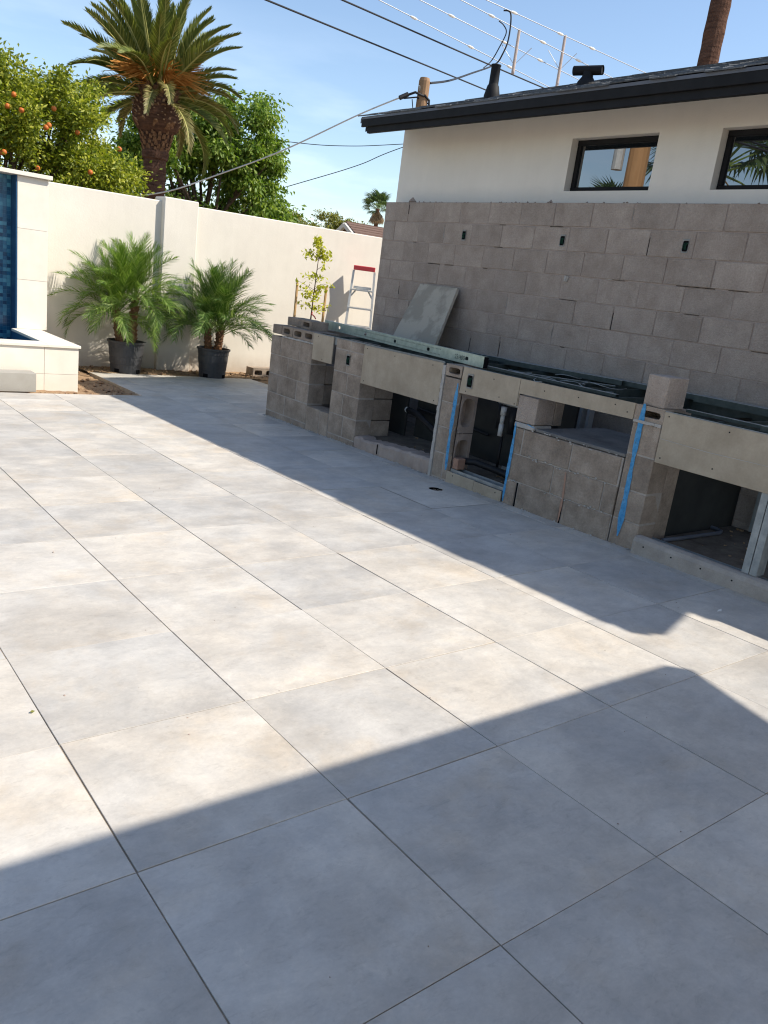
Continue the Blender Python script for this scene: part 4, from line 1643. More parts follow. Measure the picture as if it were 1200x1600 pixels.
g = np.random.default_rng(4)
mb = MB()
trunk_pts = [(0, 0, 0), (.03, 0, .5), (.07, 0, .93), (.08, 0, 1.3), (.10, 0, 1.8), (.11, 0, 2.07)]
mb.tube(trunk_pts, [.016, .014, .011, .009, .005, .003], 7)
cs = []
for k in range(36):
    z = g.uniform(1.08, 2.03)
    x = np.interp(z, [p[2] for p in trunk_pts], [p[0] for p in trunk_pts])
    a = g.uniform(0, 6.28)
    l_ = (.27 if z < 1.6 else .2) * g.uniform(.45, 1) * (1 if z < 1.85 else .5)
    e = Vector((x + math.cos(a) * l_, math.sin(a) * l_ * .8, z + g.uniform(.0, .1)))
    mb.tube([(x, 0, z), (x + math.cos(a) * l_ * .5, math.sin(a) * l_ * .4, z + .05), e], [.004, .003, .002], 4)
    for q in range(11):
        f = g.uniform(.25, 1.1)
        cs.append((x + math.cos(a) * l_ * f + g.normal(0, .025), math.sin(a) * l_ * .8 * f + g.normal(0, .025), z + .05 * f + g.normal(0, .025)))
mb.build('trunk', M['bark'], sp, smooth=True)
cs = np.array(cs)
A = unit(g.normal(0, 1, cs.shape) + np.array([0, 0, -.3]))
N_ = unit(np.cross(A, g.normal(0, 1, cs.shape)))
stuff(link('foliage', leaves_mesh('foliage', cs, A, N_, g.uniform(.05, .085, len(cs)), .036, M['sapling']), sp))
m = MB()
m.tube([(.075, -.02, 1.05), (.06, -.03, 1.02), (.08, -.03, 1.01), (.11, -.03, .99), (.14, -.02, .96)], .009, 5)
m.build('red_tie', M['red'], sp)

# ------------------------------------------------------------------ the open step ladder itself casts the pointed shadow on the wall

# ------------------------------------------------------------------ palms
def frond_mesh(name, Lf, droop, pairs, ll, lw, alpha0, alpha1, vee, ldroop, mats, rach=.012, start=.12, seed=1, fluff=.15, power=1.6):
    r_ = random.Random(seed)
    m = MB()
    N = 14
    pts, tan = [], []
    p = Vector((0, 0, 0))
    for k in range(N + 1):
        t = k / N
        th_ = -droop * t ** power
        d = Vector((math.cos(th_), 0, math.sin(th_)))
        pts.append(p.copy())
        tan.append(d)
        p = p + d * (Lf / N)
    m.cur = 1
    m.tube(pts, [rach * (1 - .85 * k / N) for k in range(N + 1)], 4, cap=False)
    m.cur = 0
    for i in range(pairs):
        t = start + (1 - start) * (i + .5) / pairs
        k = min(int(t * N), N - 1)
        f = t * N - k
        pos = pts[k].lerp(pts[k + 1], f)
        T = tan[k].lerp(tan[k + 1], f).normalized()
        Nn = Vector((-T.z, 0, T.x))
        prof = min(1, .35 + 2.2 * (t - start)) * (1 - .62 * max(0, (t - .45) / .55) ** 1.5)
        for sd in (-1, 1):
            al = alpha0 + (alpha1 - alpha0) * t + r_.uniform(-.1, .1)
            ve = vee + r_.uniform(-fluff, fluff)
            Y = Vector((0, sd, 0))
            side = (Y * math.cos(ve) + Nn * math.sin(ve)).normalized()
            d = (T * math.cos(al) + side * math.sin(al)).normalized()
            l_ = ll * prof * r_.uniform(.85, 1.1)
            wv = T.cross(d).cross(d).normalized() if False else (T - d * T.dot(d)).normalized()
            w_ = lw * r_.uniform(.8, 1.1)
            mid = pos + d * l_ * .5
            d2 = (d + Vector((0, 0, -1)) * ldroop * r_.uniform(.6, 1.4)).normalized()
            tip = mid + d2 * l_ * .5
            m.add([pos - wv * w_ * .5, pos + wv * w_ * .5, mid + wv * w_ * .45, mid - wv * w_ * .45, tip], [(0, 1, 2, 3), (3, 2, 4)])
    return m.mesh(name, mats)


def place_frond(me, parent, base, az, el, roll=0.0, scale=1.0, name='frond'):
    o_ = link(name, me, parent)
    o_.matrix_local = Matrix.Translation(base) @ Matrix.Rotation(az, 4, 'Z') @ Matrix.Rotation(-el, 4, 'Y') @ Matrix.Rotation(roll, 4, 'X') @ Matrix.Scale(scale, 4)
    return o_


def boots(m, r0, r1, z0, z1, n, size, c=(0, 0), out=.5, seed=0, lean=(0, 0)):
    r_ = random.Random(seed)
    for k in range(n):
        f = (k + r_.random()) / n
        z = z0 + (z1 - z0) * f
        a = k * 2.39996 + r_.uniform(-.1, .1)
        rr = r0 + (r1 - r0) * f
        s_ = size * r_.uniform(.75, 1.25)
        er = Vector((math.cos(a), math.sin(a), 0))
        et = Vector((-math.sin(a), math.cos(a), 0))
        b = Vector((c[0] + lean[0] * f, c[1] + lean[1] * f, z)) + er * rr * .85
        tip = b + er * s_ * out + Vector((0, 0, s_ * .9))
        w_ = s_ * .45
        m.add([b - et * w_, b + et * w_, b + Vector((0, 0, s_ * .7)) + et * w_ * .8, b + Vector((0, 0, s_ * .7)) - et * w_ * .8,
               tip - et * w_ * .55 + er * .1 * s_, tip + et * w_ * .55 + er * .1 * s_, tip + et * w_ * .4 - er * .15 * s_, tip - et * w_ * .4 - er * .15 * s_],
              [(0, 1, 5, 4), (1, 2, 6, 5), (2, 3, 7, 6), (3, 0, 4, 7), (4, 5, 6, 7)])


# two pygmy date palms in nursery pots
py_meshes = {}
for key, mt in (('a', M['pygmy']), ('b', M['pygmy_dark'])):
    py_meshes[key] = [frond_mesh('frond', .84, dr_, 52, .25, .0068, 1.0, .5, .3, .4, [mt, M['rachis_green']], rach=.0055, start=.2, seed=50 + q, power=1.4, fluff=.48)
                      for q, dr_ in enumerate((.5, .95, 1.4, 1.9))]


def pot_palm(label, x, y, key, pr, ph, heads, seed, hs=1.0, lowest=80):
    r_ = random.Random(seed)
    t_ = thing('potted_palm', label, 'potted palm', (x, y, gz(x, y) - .005), None, 'potted palms before the white wall')
    m = MB()
    m.lathe([(pr * .80, 0), (pr * .82, .02), (pr * .85, ph * .28), (pr * .865, ph * .285), (pr * .87, ph * .31), (pr * .90, ph * .52), (pr * .915, ph * .525), (pr * .92, ph * .55),
             (pr * .945, ph * .78), (pr * .96, ph * .785), (pr * .965, ph * .81), (pr * .98, ph * .93), (pr * 1.05, ph * .94), (pr * 1.06, ph), (pr * .97, ph), (pr * .95, ph * .9), (0.001, ph * .88)], 36)
    pot = m.build('pot', M['pot'], t_, smooth=False)
    for k in range(4):
        a = k * math.pi / 2 + .6
        m = MB()
        m.box(pr * .79, pr * .845, -.035, .035, .012, .06, .003, Matrix.Rotation(a, 4, 'Z'))
        m.build('drain_rib', M['dark'], pot)
    m = MB()
    m.lathe([(pr * .93, ph * .9), (.02, ph * .93)], 20, jit=.1)
    m.build('soil', M['dirt'], pot)
    for hx, hy, hz, lx_, ly_, nf, tr in heads:
        m = MB()
        z0 = ph * .86
        m.tube([(hx, hy, z0), (hx + lx_ * .5, hy + ly_ * .5, (z0 + hz) / 2), (hx + lx_, hy + ly_, hz)], [tr, tr, tr * .8], 9)
        boots(m, tr, tr * .85, z0 - .02, hz, 46, .055, (hx, hy), .45, seed, (lx_, ly_))
        m.build('trunk', M['boot'], t_)
        for k in range(nf):
            f = k / nf
            el = R(86 - lowest * f ** 1.15 + r_.uniform(-8, 8))
            az = k * 2.39996 + r_.uniform(-.3, .3)
            q = 0 if f < .15 else 1 if f < .4 else 2 if f < .72 else 3
            if r_.random() < .25: q = max(0, q - 1)
            place_frond(py_meshes[key][q], t_, (hx + lx_ + .012 * math.cos(az), hy + ly_ + .012 * math.sin(az), hz - .1 * f), az, el, r_.uniform(-.4, .4), hs * r_.uniform(.82, 1.08))
    return t_


pot_palm('fuller bright green pygmy date palm in a black pot, the one nearer the fountain', 3.40, 9.03, 'a', .235, .42,
         [(-.09, .0, .80, -.07, 0, 46, .04), (.07, .0, .98, .02, 0, 52, .05)], 3, 1.0, 78)
pot_palm('darker, upright pygmy date palm in a black pot, the one nearer the kitchen', 4.60, 8.90, 'b', .222, .41,
         [(-.08, 0, .66, -.04, 0, 34, .04), (.07, .02, .68, .03, 0, 40, .045)], 9, 1.12, 58)

# tall date palm beyond the wall
dp = thing('date_palm', 'tall date palm with a thick brown trunk and orange fruit stalks beyond the wall', 'palm tree', (6.95, 17.0, -.4))
mb = MB()
prof = [(.36, 0), (.28, .4), (.25, 1.5), (.24, 2.8), (.24, 3.85), (.285, 3.88), (.275, 4.1), (.30, 4.2), (.33, 4.38), (.45, 4.5), (.51, 4.64), (.51, 4.9), (.42, 5.2), (.3, 5.5)]
prof2 = []
for k in range(len(prof) - 1):
    nn = max(1, int((prof[k + 1][1] - prof[k][1]) / .09))
    for q in range(nn):
        f = q / nn
        prof2.append((prof[k][0] * (1 - f) + prof[k + 1][0] * f + (.012 if q % 2 else 0), prof[k][1] * (1 - f) + prof[k + 1][1] * f))
mb.lathe(prof2 + [prof[-1]], 26, jit=.06)
mb.build('trunk', M['palm_bark'], dp)
mb = MB()
boots(mb, .51, .48, 4.46, 5.25, 240, .13, (0, 0), .5, 4)
boots(mb, .32, .42, 4.0, 4.38, 80, .09, (0, 0), .3, 5)
stuff(mb.build('leaf_bases', M['boot'], dp))
mb = MB()
boots(mb, .56, .56, 4.54, 5.0, 110, .065, (0, 0), .9, 6)
stuff(mb.build('cut_leaf_bases', M['boot_light'], dp))
dmesh = [frond_mesh('frond', 2.05, dr_, 95, .40, .034, .95, .5, .6, .1, [M['date'], M['rachis']], rach=.035, start=.08, seed=80 + q, power=1.9) for q, dr_ in enumerate((.3, .6, .95, 1.3))]
dmesh.append(frond_mesh('frond', 2.05, 1.15, 80, .38, .034, .9, .45, .5, .2, [M['date_old'], M['rachis']], rach=.035, start=.08, seed=90, power=1.9, fluff=.3))
r3 = random.Random(12)
nf = 92
for k in range(nf):
    f = k / nf
    el = R(87 - 112 * f ** 1.2 + r3.uniform(-7, 7))
    az = k * 2.39996 + r3.uniform(-.25, .25)
    q = min(3, int(f * 3.2 + r3.uniform(-.3, .8)))
    toward = math.cos(az - R(-112))
    if f > .55 and toward > .55 and r3.random() < .6:
        continue
    if f > .62 and r3.random() < .35:
        q = 4
    place_frond(dmesh[max(0, q)], dp, (.3 * math.cos(az), .3 * math.sin(az), 5.58 - .5 * f), az, el, r3.uniform(-.6, .6), r3.uniform(.70, .93) * (1 if f > .12 else .85))
for k in range(14):
    az = r3.uniform(0, 6.28) if k > 9 else R(-190 + k * 24)
    el = R(r3.uniform(5, 70))
    m = MB()
    for q in range(34):
        a2, e2 = az + r3.gauss(0, .16), el + r3.gauss(0, .16)
        l_ = r3.uniform(.75, 1.1)
        d = Vector((math.cos(e2) * math.cos(a2), math.cos(e2) * math.sin(a2), math.sin(e2)))
        b = Vector((math.cos(az) * .25, math.sin(az) * .25, 5.35))
        m.tube([b, b + d * l_ * .6, b + d * l_ + Vector((0, 0, -.2))], [.012, .01, .006], 3, cap=False)
    m.build('fruit_stalk', M['stalk'], dp)


# ------------------------------------------------------------------ broadleaf trees
def tree(name, label, loc, lobes, nleaf, leaf, mat, trunk, seed, spread=.33, up=.5, hang=0.0, clumps=1.0, cat='tree', clr=.30, group=None):
    """lobes: (cx,cy,cz,rx,ry,rz,weight); leaves gather in small clumps near the lobe surface"""
    g_ = np.random.default_rng(seed)
    t_ = thing(name, label, cat, loc, None, group)
    cs_, ax = [], []
    W = sum(l[6] for l in lobes)
    cen = []
    for (cx, cy, cz, rx, ry, rz, w) in lobes:
        nc = max(6, int(clumps * 100 * w / W))
        d = unit(g_.normal(0, 1, (nc, 3)))
        rad = g_.uniform(.45, 1.0, (nc, 1)) ** .6
        c = np.array([cx, cy, cz]) + d * rad * np.array([rx, ry, rz])
        n = int(nleaf * w / W / nc)
        for q in range(nc):
            r_c = clr * g_.uniform(.6, 1.3)
            p = c[q] + g_.normal(0, 1, (n, 3)) * np.array([r_c, r_c, r_c * .75]) * .55
            cs_.append(p)
            a = unit(p - c[q] + g_.normal(0, .6, (n, 3)) * r_c + np.array([0, 0, -hang * r_c]))
            ax.append(a)
            cen.append(c[q])
    C_ = np.concatenate(cs_)
    A_2 = np.concatenate(ax)
    Nn = unit(g_.normal(0, .7, C_.shape) + np.array([0.15, -.15, up]))
    Nn = unit(Nn - A_2 * np.sum(Nn * A_2, 1)[:, None])
    fo_ = link('foliage', leaves_mesh('foliage', C_, A_2, Nn, g_.uniform(leaf * .7, leaf * 1.25, len(C_)), leaf * g_.uniform(.4, .6, len(C_)), mat), t_)
    stuff(fo_)
    m = MB()
    th_, tr = trunk
    m.tube([(0, 0, 0), (.04, .02, th_ * .5), (0, 0, th_)], [tr, tr * .8, tr * .7], 10)
    r_ = random.Random(seed)
    for q in range(min(len(cen), 46)):
        e = Vector(cen[r_.randrange(len(cen))])
        s_ = Vector((0, 0, th_ * r_.uniform(.75, 1)))
        md = s_.lerp(e, .5) + Vector((r_.uniform(-.2, .2), r_.uniform(-.2, .2), .1))
        m.tube([s_, md, e], [tr * .38, tr * .22, .012], 5)
    m.build('trunk', M['bark'], t_, smooth=True)
    return t_, C_


ot, cen = tree('orange_tree', 'leafy orange tree hung with ripe fruit behind the fountain', (2.9, 13.3, -.3),
               [(0, 0, 2.75, 1.75, 1.4, 1.35, 3), (-1.6, 0, 2.7, 1.5, 1.3, 1.5, 2.4), (.15, -.4, 3.55, 1.15, .9, .85, 1.5), (1.35, -.3, 2.35, .95, .9, .95, 1.6), (.95, .1, 3.55, .75, .7, .85, .9),
                (-.9, -.3, 3.6, 1.1, .8, .65, 1.2), (-3.0, 0, 2.6, 1.3, 1.2, 1.5, 1.4)],
               90000, .077, M['citrus'], (1.6, .13), 6, clumps=2.6, clr=.27)
r3 = random.Random(2)
m = MB()
m.lathe([(.001, -.04)] + [(.04 * math.sin(math.pi * q / 8), -.04 * math.cos(math.pi * q / 8)) for q in range(1, 8)] + [(.001, .04)], 12)
omesh = m.mesh('orange', M['fruit'], smooth=True)
spots = [(-0.13, -1.2, 3.69), (-0.23, -1.2, 3.51), (-0.07, -1.2, 3.48), (0.31, -1.2, 3.36), (0.27, -1.2, 3.32), (0.44, -1.2, 3.63), (-0.22, -1.2, 2.9), (-0.28, -1.2, 2.88), (0.31, -1.2, 2.78), (0.87, -1.2, 3.4), (1.48, -1.2, 3.27), (0.98, -1.2, 2.83)]
for sx_, sy2, sz_ in spots:
    near = (np.abs(cen[:, 0] - sx_) < .09) & (np.abs(cen[:, 2] - sz_) < .09)
    yy_ = float(np.sort(cen[near, 1])[0]) if near.any() else sy2
    link('orange', omesh, ot, (sx_, yy_ + .15, sz_)).scale = (1.0,) * 3

tree('ash_tree', 'dense dark green shade tree rising behind the date palm', (9.7, 20.4, -.4),
     [(0, 0, 3.6, 2.2, 1.9, 2.4, 4), (.85, -.5, 5.2, 1.25, 1.1, 1.15, 1.7), (1.5, -.3, 3.9, 1.05, 1.0, 1.2, 1.5), (1.9, -.5, 2.7, .9, .9, .9, 1), (-1.4, 0, 4.2, 1.3, 1.2, 1.5, 1.6), (-.3, 0, 5.4, 1.2, 1, .9, 1.2), (-2.2, .6, 3, 1.2, 1.2, 1.4, 1.6), (-1.0, -.6, 2.4, 1.3, 1.0, 1.0, 1.6), (.6, -.9, 2.2, 1.3, .9, .9, 1.2)],
     60000, .14, M['ash'], (2.2, .22), 15, clumps=2.2, clr=.36, hang=.8)
tree('acacia_tree', 'low olive-green thorny tree showing above the far end of the wall', (20.2, 30.3, -.4),
     [(0, 0, 3.3, 2.3, 1.6, 1.3, 3), (1.5, -.9, 3.3, 1.3, 1, 1.0, 1.5), (-1.9, 1.4, 3.6, 1.8, 1.3, 1.2, 2)],
     30000, .13, M['olive'], (1.6, .2), 25, clumps=1.5, clr=.3)


# ------------------------------------------------------------------ fan palms
def fan_mesh(name, r, mats, seed, droop=.3):
    r_ = random.Random(seed)
    m = MB()
    m.cur = 1
    m.tube([(0, 0, 0), (r * .5, 0, .03 * r), (r, 0, 0)], [.03 * r, .02 * r, .012 * r], 4, cap=False)
    m.cur = 0
    n = 26
    for k in range(n):
        a = R(-115 + 230 * k / (n - 1))
        l_ = r * (.95 - .25 * abs(a) / 2)
        d = Vector((math.cos(a), math.sin(a), 0))
        s_ = Vector((-math.sin(a), math.cos(a), 0))
        b = Vector((r, 0, 0))
        md = b + d * l_ * .6 + Vector((0, 0, .06 * r + r_.uniform(-.03, .03) * r))
        tp = b + d * l_ + Vector((0, 0, -droop * l_ * r_.uniform(.6, 1.3)))
        w_ = l_ * .058
        m.add([b, md + s_ * w_, md - s_ * w_, tp], [(0, 1, 2), (1, 3, 2)])
    return m.mesh(name, mats)


fan = [fan_mesh('frond', 1.0, [M['fan'], M['rachis_green']], q, .3) for q in range(3)]
dead = [fan_mesh('dead_frond', 1.0, [M['skirt'], M['skirt']], q + 9, .5) for q in range(2)]


def fan_palm(label, loc, h, tr, s_, nl, nd_, seed, lean=(0, 0)):
    r_ = random.Random(seed)
    t_ = thing('fan_palm', label, 'palm tree', loc, None, 'tall fan palms')
    m = MB()
    N = 60
    prof_ = [(tr * (1.25 - .3 * min(1, k / 8) - .15 * k / N) * (1.05 if k % 2 else 1), h * k / N) for k in range(N + 1)]
    m.lathe(prof_, 18, jit=.07)
    m.build('trunk', M['palm_bark'], t_)
    for k in range(nl):
        f = k / nl
        az = k * 2.39996
        place_frond(fan[k % 3], t_, (.1 * s_ * math.cos(az), .1 * s_ * math.sin(az), h + .2 * s_ - .4 * s_ * f), az, R(82 - 95 * f + r_.uniform(-8, 8)), r_.uniform(-.4, .4), s_ * r_.uniform(.85, 1.1))
    for k in range(nd_):
        az = k * 2.39996
        place_frond(dead[k % 2], t_, (.15 * s_ * math.cos(az), .15 * s_ * math.sin(az), h - .1 * s_ - .6 * s_ * k / max(1, nd_)), az, R(-42 - 34 * r_.random()), r_.uniform(-.4, .4), s_ * r_.uniform(.5, .72), 'dead_frond')
    return t_


fan_palm('small far fan palm with a brown skirt beside the wall end', (56.5, 74.4, -.6), 10.3, .27, 1.05, 26, 26, 3)
fan_palm('tall fan palm whose bare trunk rises behind the house roof', (16.0, 9.6, -.6), 15.5, .235, 1.1, 24, 20, 4)
fan_palm('fan palm seen only as a reflection in the right-hand window', (-11.2, 12.4, -.6), 6.6, .14, 1.35, 26, 6, 5)
fan_palm('short fan palm seen only as a reflection in the left-hand window', (-19.5, 22.5, -.6), 5.7, .16, 1.1, 24, 6, 6)

# ------------------------------------------------------------------ neighbour's house
nh = thing('neighbour_house', "neighbour's low house with brown shingle roof and pale gable above the wall end", 'house', (0, 0, 0))
ax_ = Vector((1.0, -.15, 0)).normalized()      # ridge direction
side = Vector((.15, 1.0, 0)).normalized()
rp0 = Vector((15.5, 21.6, 3.22))
ridge = [rp0, rp0 + ax_ * 12]
hw, dz = 2.4, 1.15
mb = MB()
for sd in (-1, 1):
    e0, e1 = rp0 + side * hw * sd - Vector((0, 0, dz)), ridge[1] + side * hw * sd - Vector((0, 0, dz))
    up_ = Vector((0, 0, .1))
    mb.add([rp0, ridge[1], e1, e0, rp0 + up_, ridge[1] + up_, e1 + up_, e0 + up_], [(0, 1, 2, 3), (4, 5, 6, 7), (0, 1, 5, 4), (1, 2, 6, 5), (2, 3, 7, 6), (3, 0, 4, 7)])
nr = mb.build('roof', M['clay_roof'], nh)
nrow = 14
for k in range(nrow):
    f0 = k / nrow
    m = MB()
    p0 = rp0 - side * hw * f0 - Vector((0, 0, dz * f0)) + Vector((0, 0, .105))
    m.tube([p0, p0 + ax_ * 12], .02, 4)
    m.build('shingle_course', M['clay_roof'], nr)
mb = MB()
g0 = rp0 + ax_ * .25 - Vector((0, 0, .02))
for a_, b_ in ((g0 + side * (hw - .2) - Vector((0, 0, dz - .1)), g0 - side * (hw - .2) - Vector((0, 0, dz - .1))),):
    far = ax_ * 11.5
    base = [Vector((p.x, p.y, -.5)) for p in (a_, b_)]
    mb.add([g0, a_, base[0], base[1], b_, g0 + far, a_ + far, base[0] + far, base[1] + far, b_ + far],
           [(0, 1, 2, 3, 4), (5, 6, 7, 8, 9), (1, 2, 7, 6), (3, 4, 9, 8)])
mb.build('house_wall', M['white_trim'], nh)
mb = MB()
for sd in (-1, 1):
    mb.tube([rp0 - ax_ * .03 + Vector((0, 0, .0)), rp0 - ax_ * .03 + side * hw * sd - Vector((0, 0, dz))], .09, 4)
mb.build('barge_board', M['white_trim'], nh)
mb = MB()
c0 = g0 - ax_ * .02 - Vector((0, 0, .42))
mb.add([c0 + Vector((0, 0, .22)), c0 + side * .4 - Vector((0, 0, .06)), c0 - side * .4 - Vector((0, 0, .06))], [(0, 1, 2)])
mb.add([c0 + Vector((0, 0, .22)) + ax_ * .01, c0 + side * .4 - Vector((0, 0, .06)) + ax_ * .01, c0 - side * .4 - Vector((0, 0, .06)) + ax_ * .01], [(0, 1, 2)])
mb.build('gable_vent', M['dark'], nh)

# ------------------------------------------------------------------ poles and wires
up = thing('utility_pole', 'short brown wooden utility pole with coiled black cable behind the roof', 'utility pole', (10.68, 12.49, -.4))
mb = MB()
mb.tube([(0, 0, 0), (0, 0, 3), (.005, 0, 5.9), (.005, 0, 5.96)], [.15, .13, .115, .095], 14)
mb.build('pole', M['wood'], up, smooth=False)
mb = MB()
mb.tube([(-.05, -.12, 5.62), (.08, -.13, 5.55), (.13, -.1, 5.35), (.12, -.1, 5.0)], .024, 6)
mb.tube([(-.35, .12, 5.56), (-.2, 0, 5.65), (-.05, -.11, 5.6)], .024, 6)
mb.tube([(-.4, .1, 5.5), (-.15, 0, 5.57), (.1, -.13, 5.48), (.16, -.12, 5.2), (.12, -.1, 4.9)], .015, 6)
mb.tube([(-.22, .05, 5.52), (-.2, 0, 5.3), (-.12, -.06, 5.2)], .01, 5)
mb.build('cable_loop', M['cable'], up, smooth=True)
mb = MB()
mb.tube([(-.46, .16, 5.5), (-.3, .1, 5.6)], .045, 8)
mb.build('cable_splice', M['cable'], up)
mb = MB()
mb.tube([(-.11, -.02, 5.7), (-.16, -.05, 5.78)], .018, 6)
mb.build('bracket', M['steel'], up)


def wire(label, pts, r, mat, name='power_line', group='overhead wires', sag=True):
    # smooth the polyline
    P_ = [Vector(p) for p in pts]
    out = []
    for k in range(len(P_) - 1):
        p0, p1, p2, p3 = P_[max(k - 1, 0)], P_[k], P_[k + 1], P_[min(k + 2, len(P_) - 1)]
        for q in range(10):
            t = q / 10
            out.append(.5 * ((2 * p1) + (p2 - p0) * t + (2 * p0 - 5 * p1 + 4 * p2 - p3) * t * t + (3 * p1 - p0 - 3 * p2 + p3) * t ** 3))
    out.append(P_[-1])
    m = MB()
    m.tube(out, r, 6)
    return tag(m.build(name, mat, smooth=True), label, 'wire', group)


wire('thick dark cable crossing lowest over the roof, ending left of the roof pipe', [(-2, 4.6, 3.9), (5.29, 11.17, 5.49), (6.98, 12.56, 5.91), (15.8, 15.97, 6.82), (25, 18.5, 7.4)], .0165, M['cable'])
wire('thick dark cable passing just above the roof pipe', [(-2, 5.5, 4.2), (6.6, 11.63, 6.07), (8.66, 12.72, 6.42), (16.79, 14.99, 7.06), (26, 16.5, 7.5)], .0165, M['cable'])
for q, (a, b, c, lab) in enumerate([((12.47, 19.78, 9.4), (14.45, 19.66, 9.23), (21.29, 18.96, 8.51), 'lowest of the four thin bright power lines'),
                                    ((13.33, 19.22, 9.58), (15.38, 18.97, 9.39), (21.86, 18.32, 8.84), 'second lowest of the four thin bright power lines'),
                                    ((14.18, 18.62, 9.77), (16.28, 18.23, 9.53), (22.65, 17.4, 8.93), 'thin bright power line reaching the left pale rod top'),
                                    ((14.74, 18.2, 9.79), (16.82, 17.75, 9.61), (22.79, 17.21, 9.41), 'uppermost thin power line, reaching the right pale rod top')]):
    a, b, c = Vector(a), Vector(b), Vector(c)
    o_ = wire(lab, [a + (a - b) * 6, a, b, c, c + (c - b) * 3], .0125, M['wire'])
    for f in (.18, .5, .74):
        m = MB()
        p = b.lerp(c, f)
        d = (c - b).normalized()
        m.tube([p - d * .12, p - d * .05, p + d * .05, p + d * .12], [.02, .038, .038, .02], 8)
        m.build('insulator', M['fleck'], o_)
for lab, (x, y, z0, z1) in (('left pale rod spacing the thin power lines above the roof pipe', (19.0, 18.45, 8.3, 9.55)), ('right pale rod spacing the thin power lines nearer the roof vent', (20.72, 18.1, 8.0, 9.8))):
    t_ = thing('line_spacer', lab, 'spacer rod', (x, y, z0), None, 'pale spacer rods')
    m = MB()
    m.tube([(0, 0, 0), (0, 0, z1 - z0)], [.05, .045], 8)
    m.build('rod', M['pale_mast'], t_)
    m = MB()
    m.tube([(-.4, .25, z1 - z0 - .5), (0, 0, z1 - z0 - 1.0), (.4, -.25, z1 - z0 - .45)], .012, 5)
    m.build('strut', M['wire'], t_)
wire('looping jumper cable dropping from the thin lines to the wooden pole', [(17.21, 17.39, 9.4), (17.37, 17.24, 9.33), (17.4, 17.21, 8.71), (17.32, 17.28, 8.28), (17.19, 17.41, 7.99), (14.71, 15.61, 6.96), (12.37, 13.68, 6.04), (10.77, 12.41, 5.48)], .022, M['cable'], 'jumper_cable')
wire('short second jumper looping beside the longer one', [(17.1, 17.4, 9.1), (17.26, 17.34, 9.02), (17.33, 17.27, 8.83), (17.23, 17.37, 8.43), (17.11, 17.48, 8.08), (16.5, 17.1, 7.7)], .016, M['cable'], 'jumper_cable')
wire('service cable sagging from the wooden pole down towards the date palm', [(10.3, 12.62, 5.15), (9.84, 13.49, 4.76), (8.92, 14.91, 3.94), (7.98, 15.98, 3.31), (7.08, 16.5, 2.82), (6.3, 17.3, 2.55)], .015, M['alu'], 'service_cable')
wire('thin level wire between the shade tree and the house', [(15, 34, 6.9), (19.85, 32.84, 7.19), (21.94, 31.51, 7.38), (24.1, 29.92, 7.82), (30, 26, 9.2)], .016, M['cable'])
wire('thin wire slanting up from the shade tree to the house corner', [(15, 35, 3.0), (20.31, 32.56, 5.51), (22.5, 31.12, 6.65), (24.11, 29.91, 7.71), (30, 26, 11)], .018, M['cable'])
wire('short wire at the left edge above the orange tree', [(3, 28.5, 7.6), (5.95, 27.76, 6.74), (6.67, 27.59, 6.55), (8, 27.2, 6.2)], .018, M['cable'])
# the pole mirrored in the left window
rpole = thing('utility_pole', 'brown wooden pole with a grey box, seen only as a reflection in the window', 'utility pole', (-4.3, 10.15, -.4))
mb = MB()
mb.tube([(0, 0, 0), (0, 0, 9.5)], [.24, .2], 14)
mb.build('pole', material('new_pole_wood', (0.42, 0.23, 0.1), (0.52, 0.3, 0.14), scale=3, stretch=(5, 5, .5), rough=.8, bump=.4), rpole)
mb = MB()
mb.tube([(.3, .3, 4.9), (.3, .3, 5.9)], .12, 12)
mb.build('transformer', M['alu'], rpole)

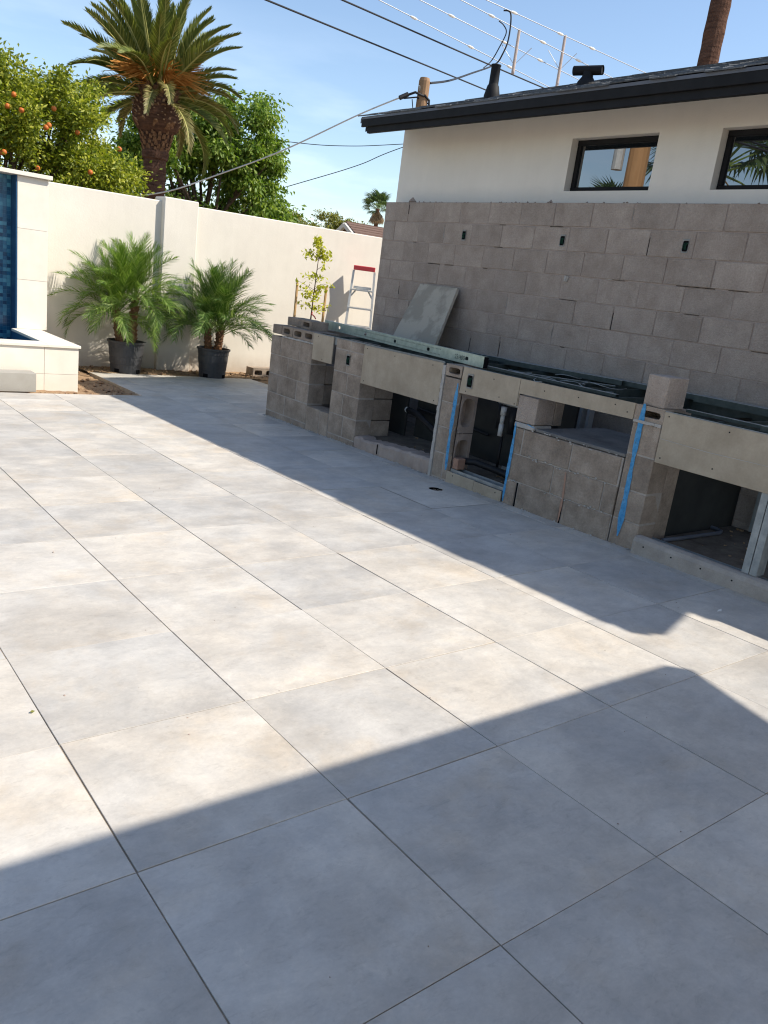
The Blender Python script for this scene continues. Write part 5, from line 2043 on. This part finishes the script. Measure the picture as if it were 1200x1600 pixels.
# ------------------------------------------------------------------ patio cover behind the camera (its shadow lies in the foreground)
pc = thing('patio_cover', 'flat patio cover behind the viewer whose shadow lies across the near tiles', 'patio cover', (0, 0, 0))
h = 2.9
cx_, cyy = 2.47 + .69 * h, .02 - .68 * h
mb = MB()
cov = [(cx_, cyy), (cx_ - 9, cyy + .24), (cx_ - 9, -8), (cx_ - .42, -8), (cx_ - .42, cyy - 1.2)]
mb.add([(x, y, h) for x, y in cov] + [(x, y, h + .12) for x, y in cov],
       [(0, 1, 2, 3, 4), (5, 6, 7, 8, 9)] + [(k, (k + 1) % 5, 5 + (k + 1) % 5, 5 + k) for k in range(5)])
mb.build('cover_roof', M['house_stucco'], pc)
for x in (cx_ - .7, cx_ - 8.7):
    m = MB()
    m.box(x - .1, x + .1, -2.2, -2.0, 0.02, h - .001)
    m.build('post', M['house_stucco'], pc)

# ------------------------------------------------------------------ small litter
mb = MB()
r4 = random.Random(77)
for k in range(420):
    if k % 3:
        x, y = 3.78 - abs(r4.gauss(0, .35)), r4.uniform(.3, 6.2)
    else:
        x, y = r4.uniform(-.2, 3.6), r4.uniform(-.6, 6.8)
    s_ = r4.choice([.0015, .002, .0025, .004]) * r4.uniform(.7, 1.3)
    c = Vector((x, y, gz(x, y) + .001))
    oc = [Vector((1, 0, 0)), Vector((-1, 0, 0)), Vector((0, 1, 0)), Vector((0, -1, 0)), Vector((0, 0, .8))]
    mb.add([c + o_ * s_ * r4.uniform(.6, 1.3) for o_ in oc], [(0, 2, 4), (2, 1, 4), (1, 3, 4), (3, 0, 4)])
o_ = mb.build('grit', M['mortar'])
stuff(o_)
o_['label'] = 'fine mortar grit scattered over the patio tiles'

m = MB()
m.add([(0, 0, .003), (.03, .008, .006), (.07, .012, .003), (.035, -.008, .002)], [(0, 1, 2, 3)])
o_ = m.build('sun_fleck', M['fleck'], None, loc=(3.28, .37, gz(3.28, .37) + .002))  # white sliver added for a small patch of sunlight
tag(o_, 'thin white scrap standing in for a patch of sun in the shade on the tiles', 'fleck')
m = MB()
m.add([(0, 0, .003), (.008, .005, .006), (.017, .0, .003), (.008, -.005, .002)], [(0, 1, 2, 3)])
o_ = m.build('fallen_leaf', M['olive'], None, loc=(-.02, .82, .0))
o_.location.z = gz(-.02, .82) + .002
tag(o_, 'tiny curled leaf on a sunlit tile', 'leaf')
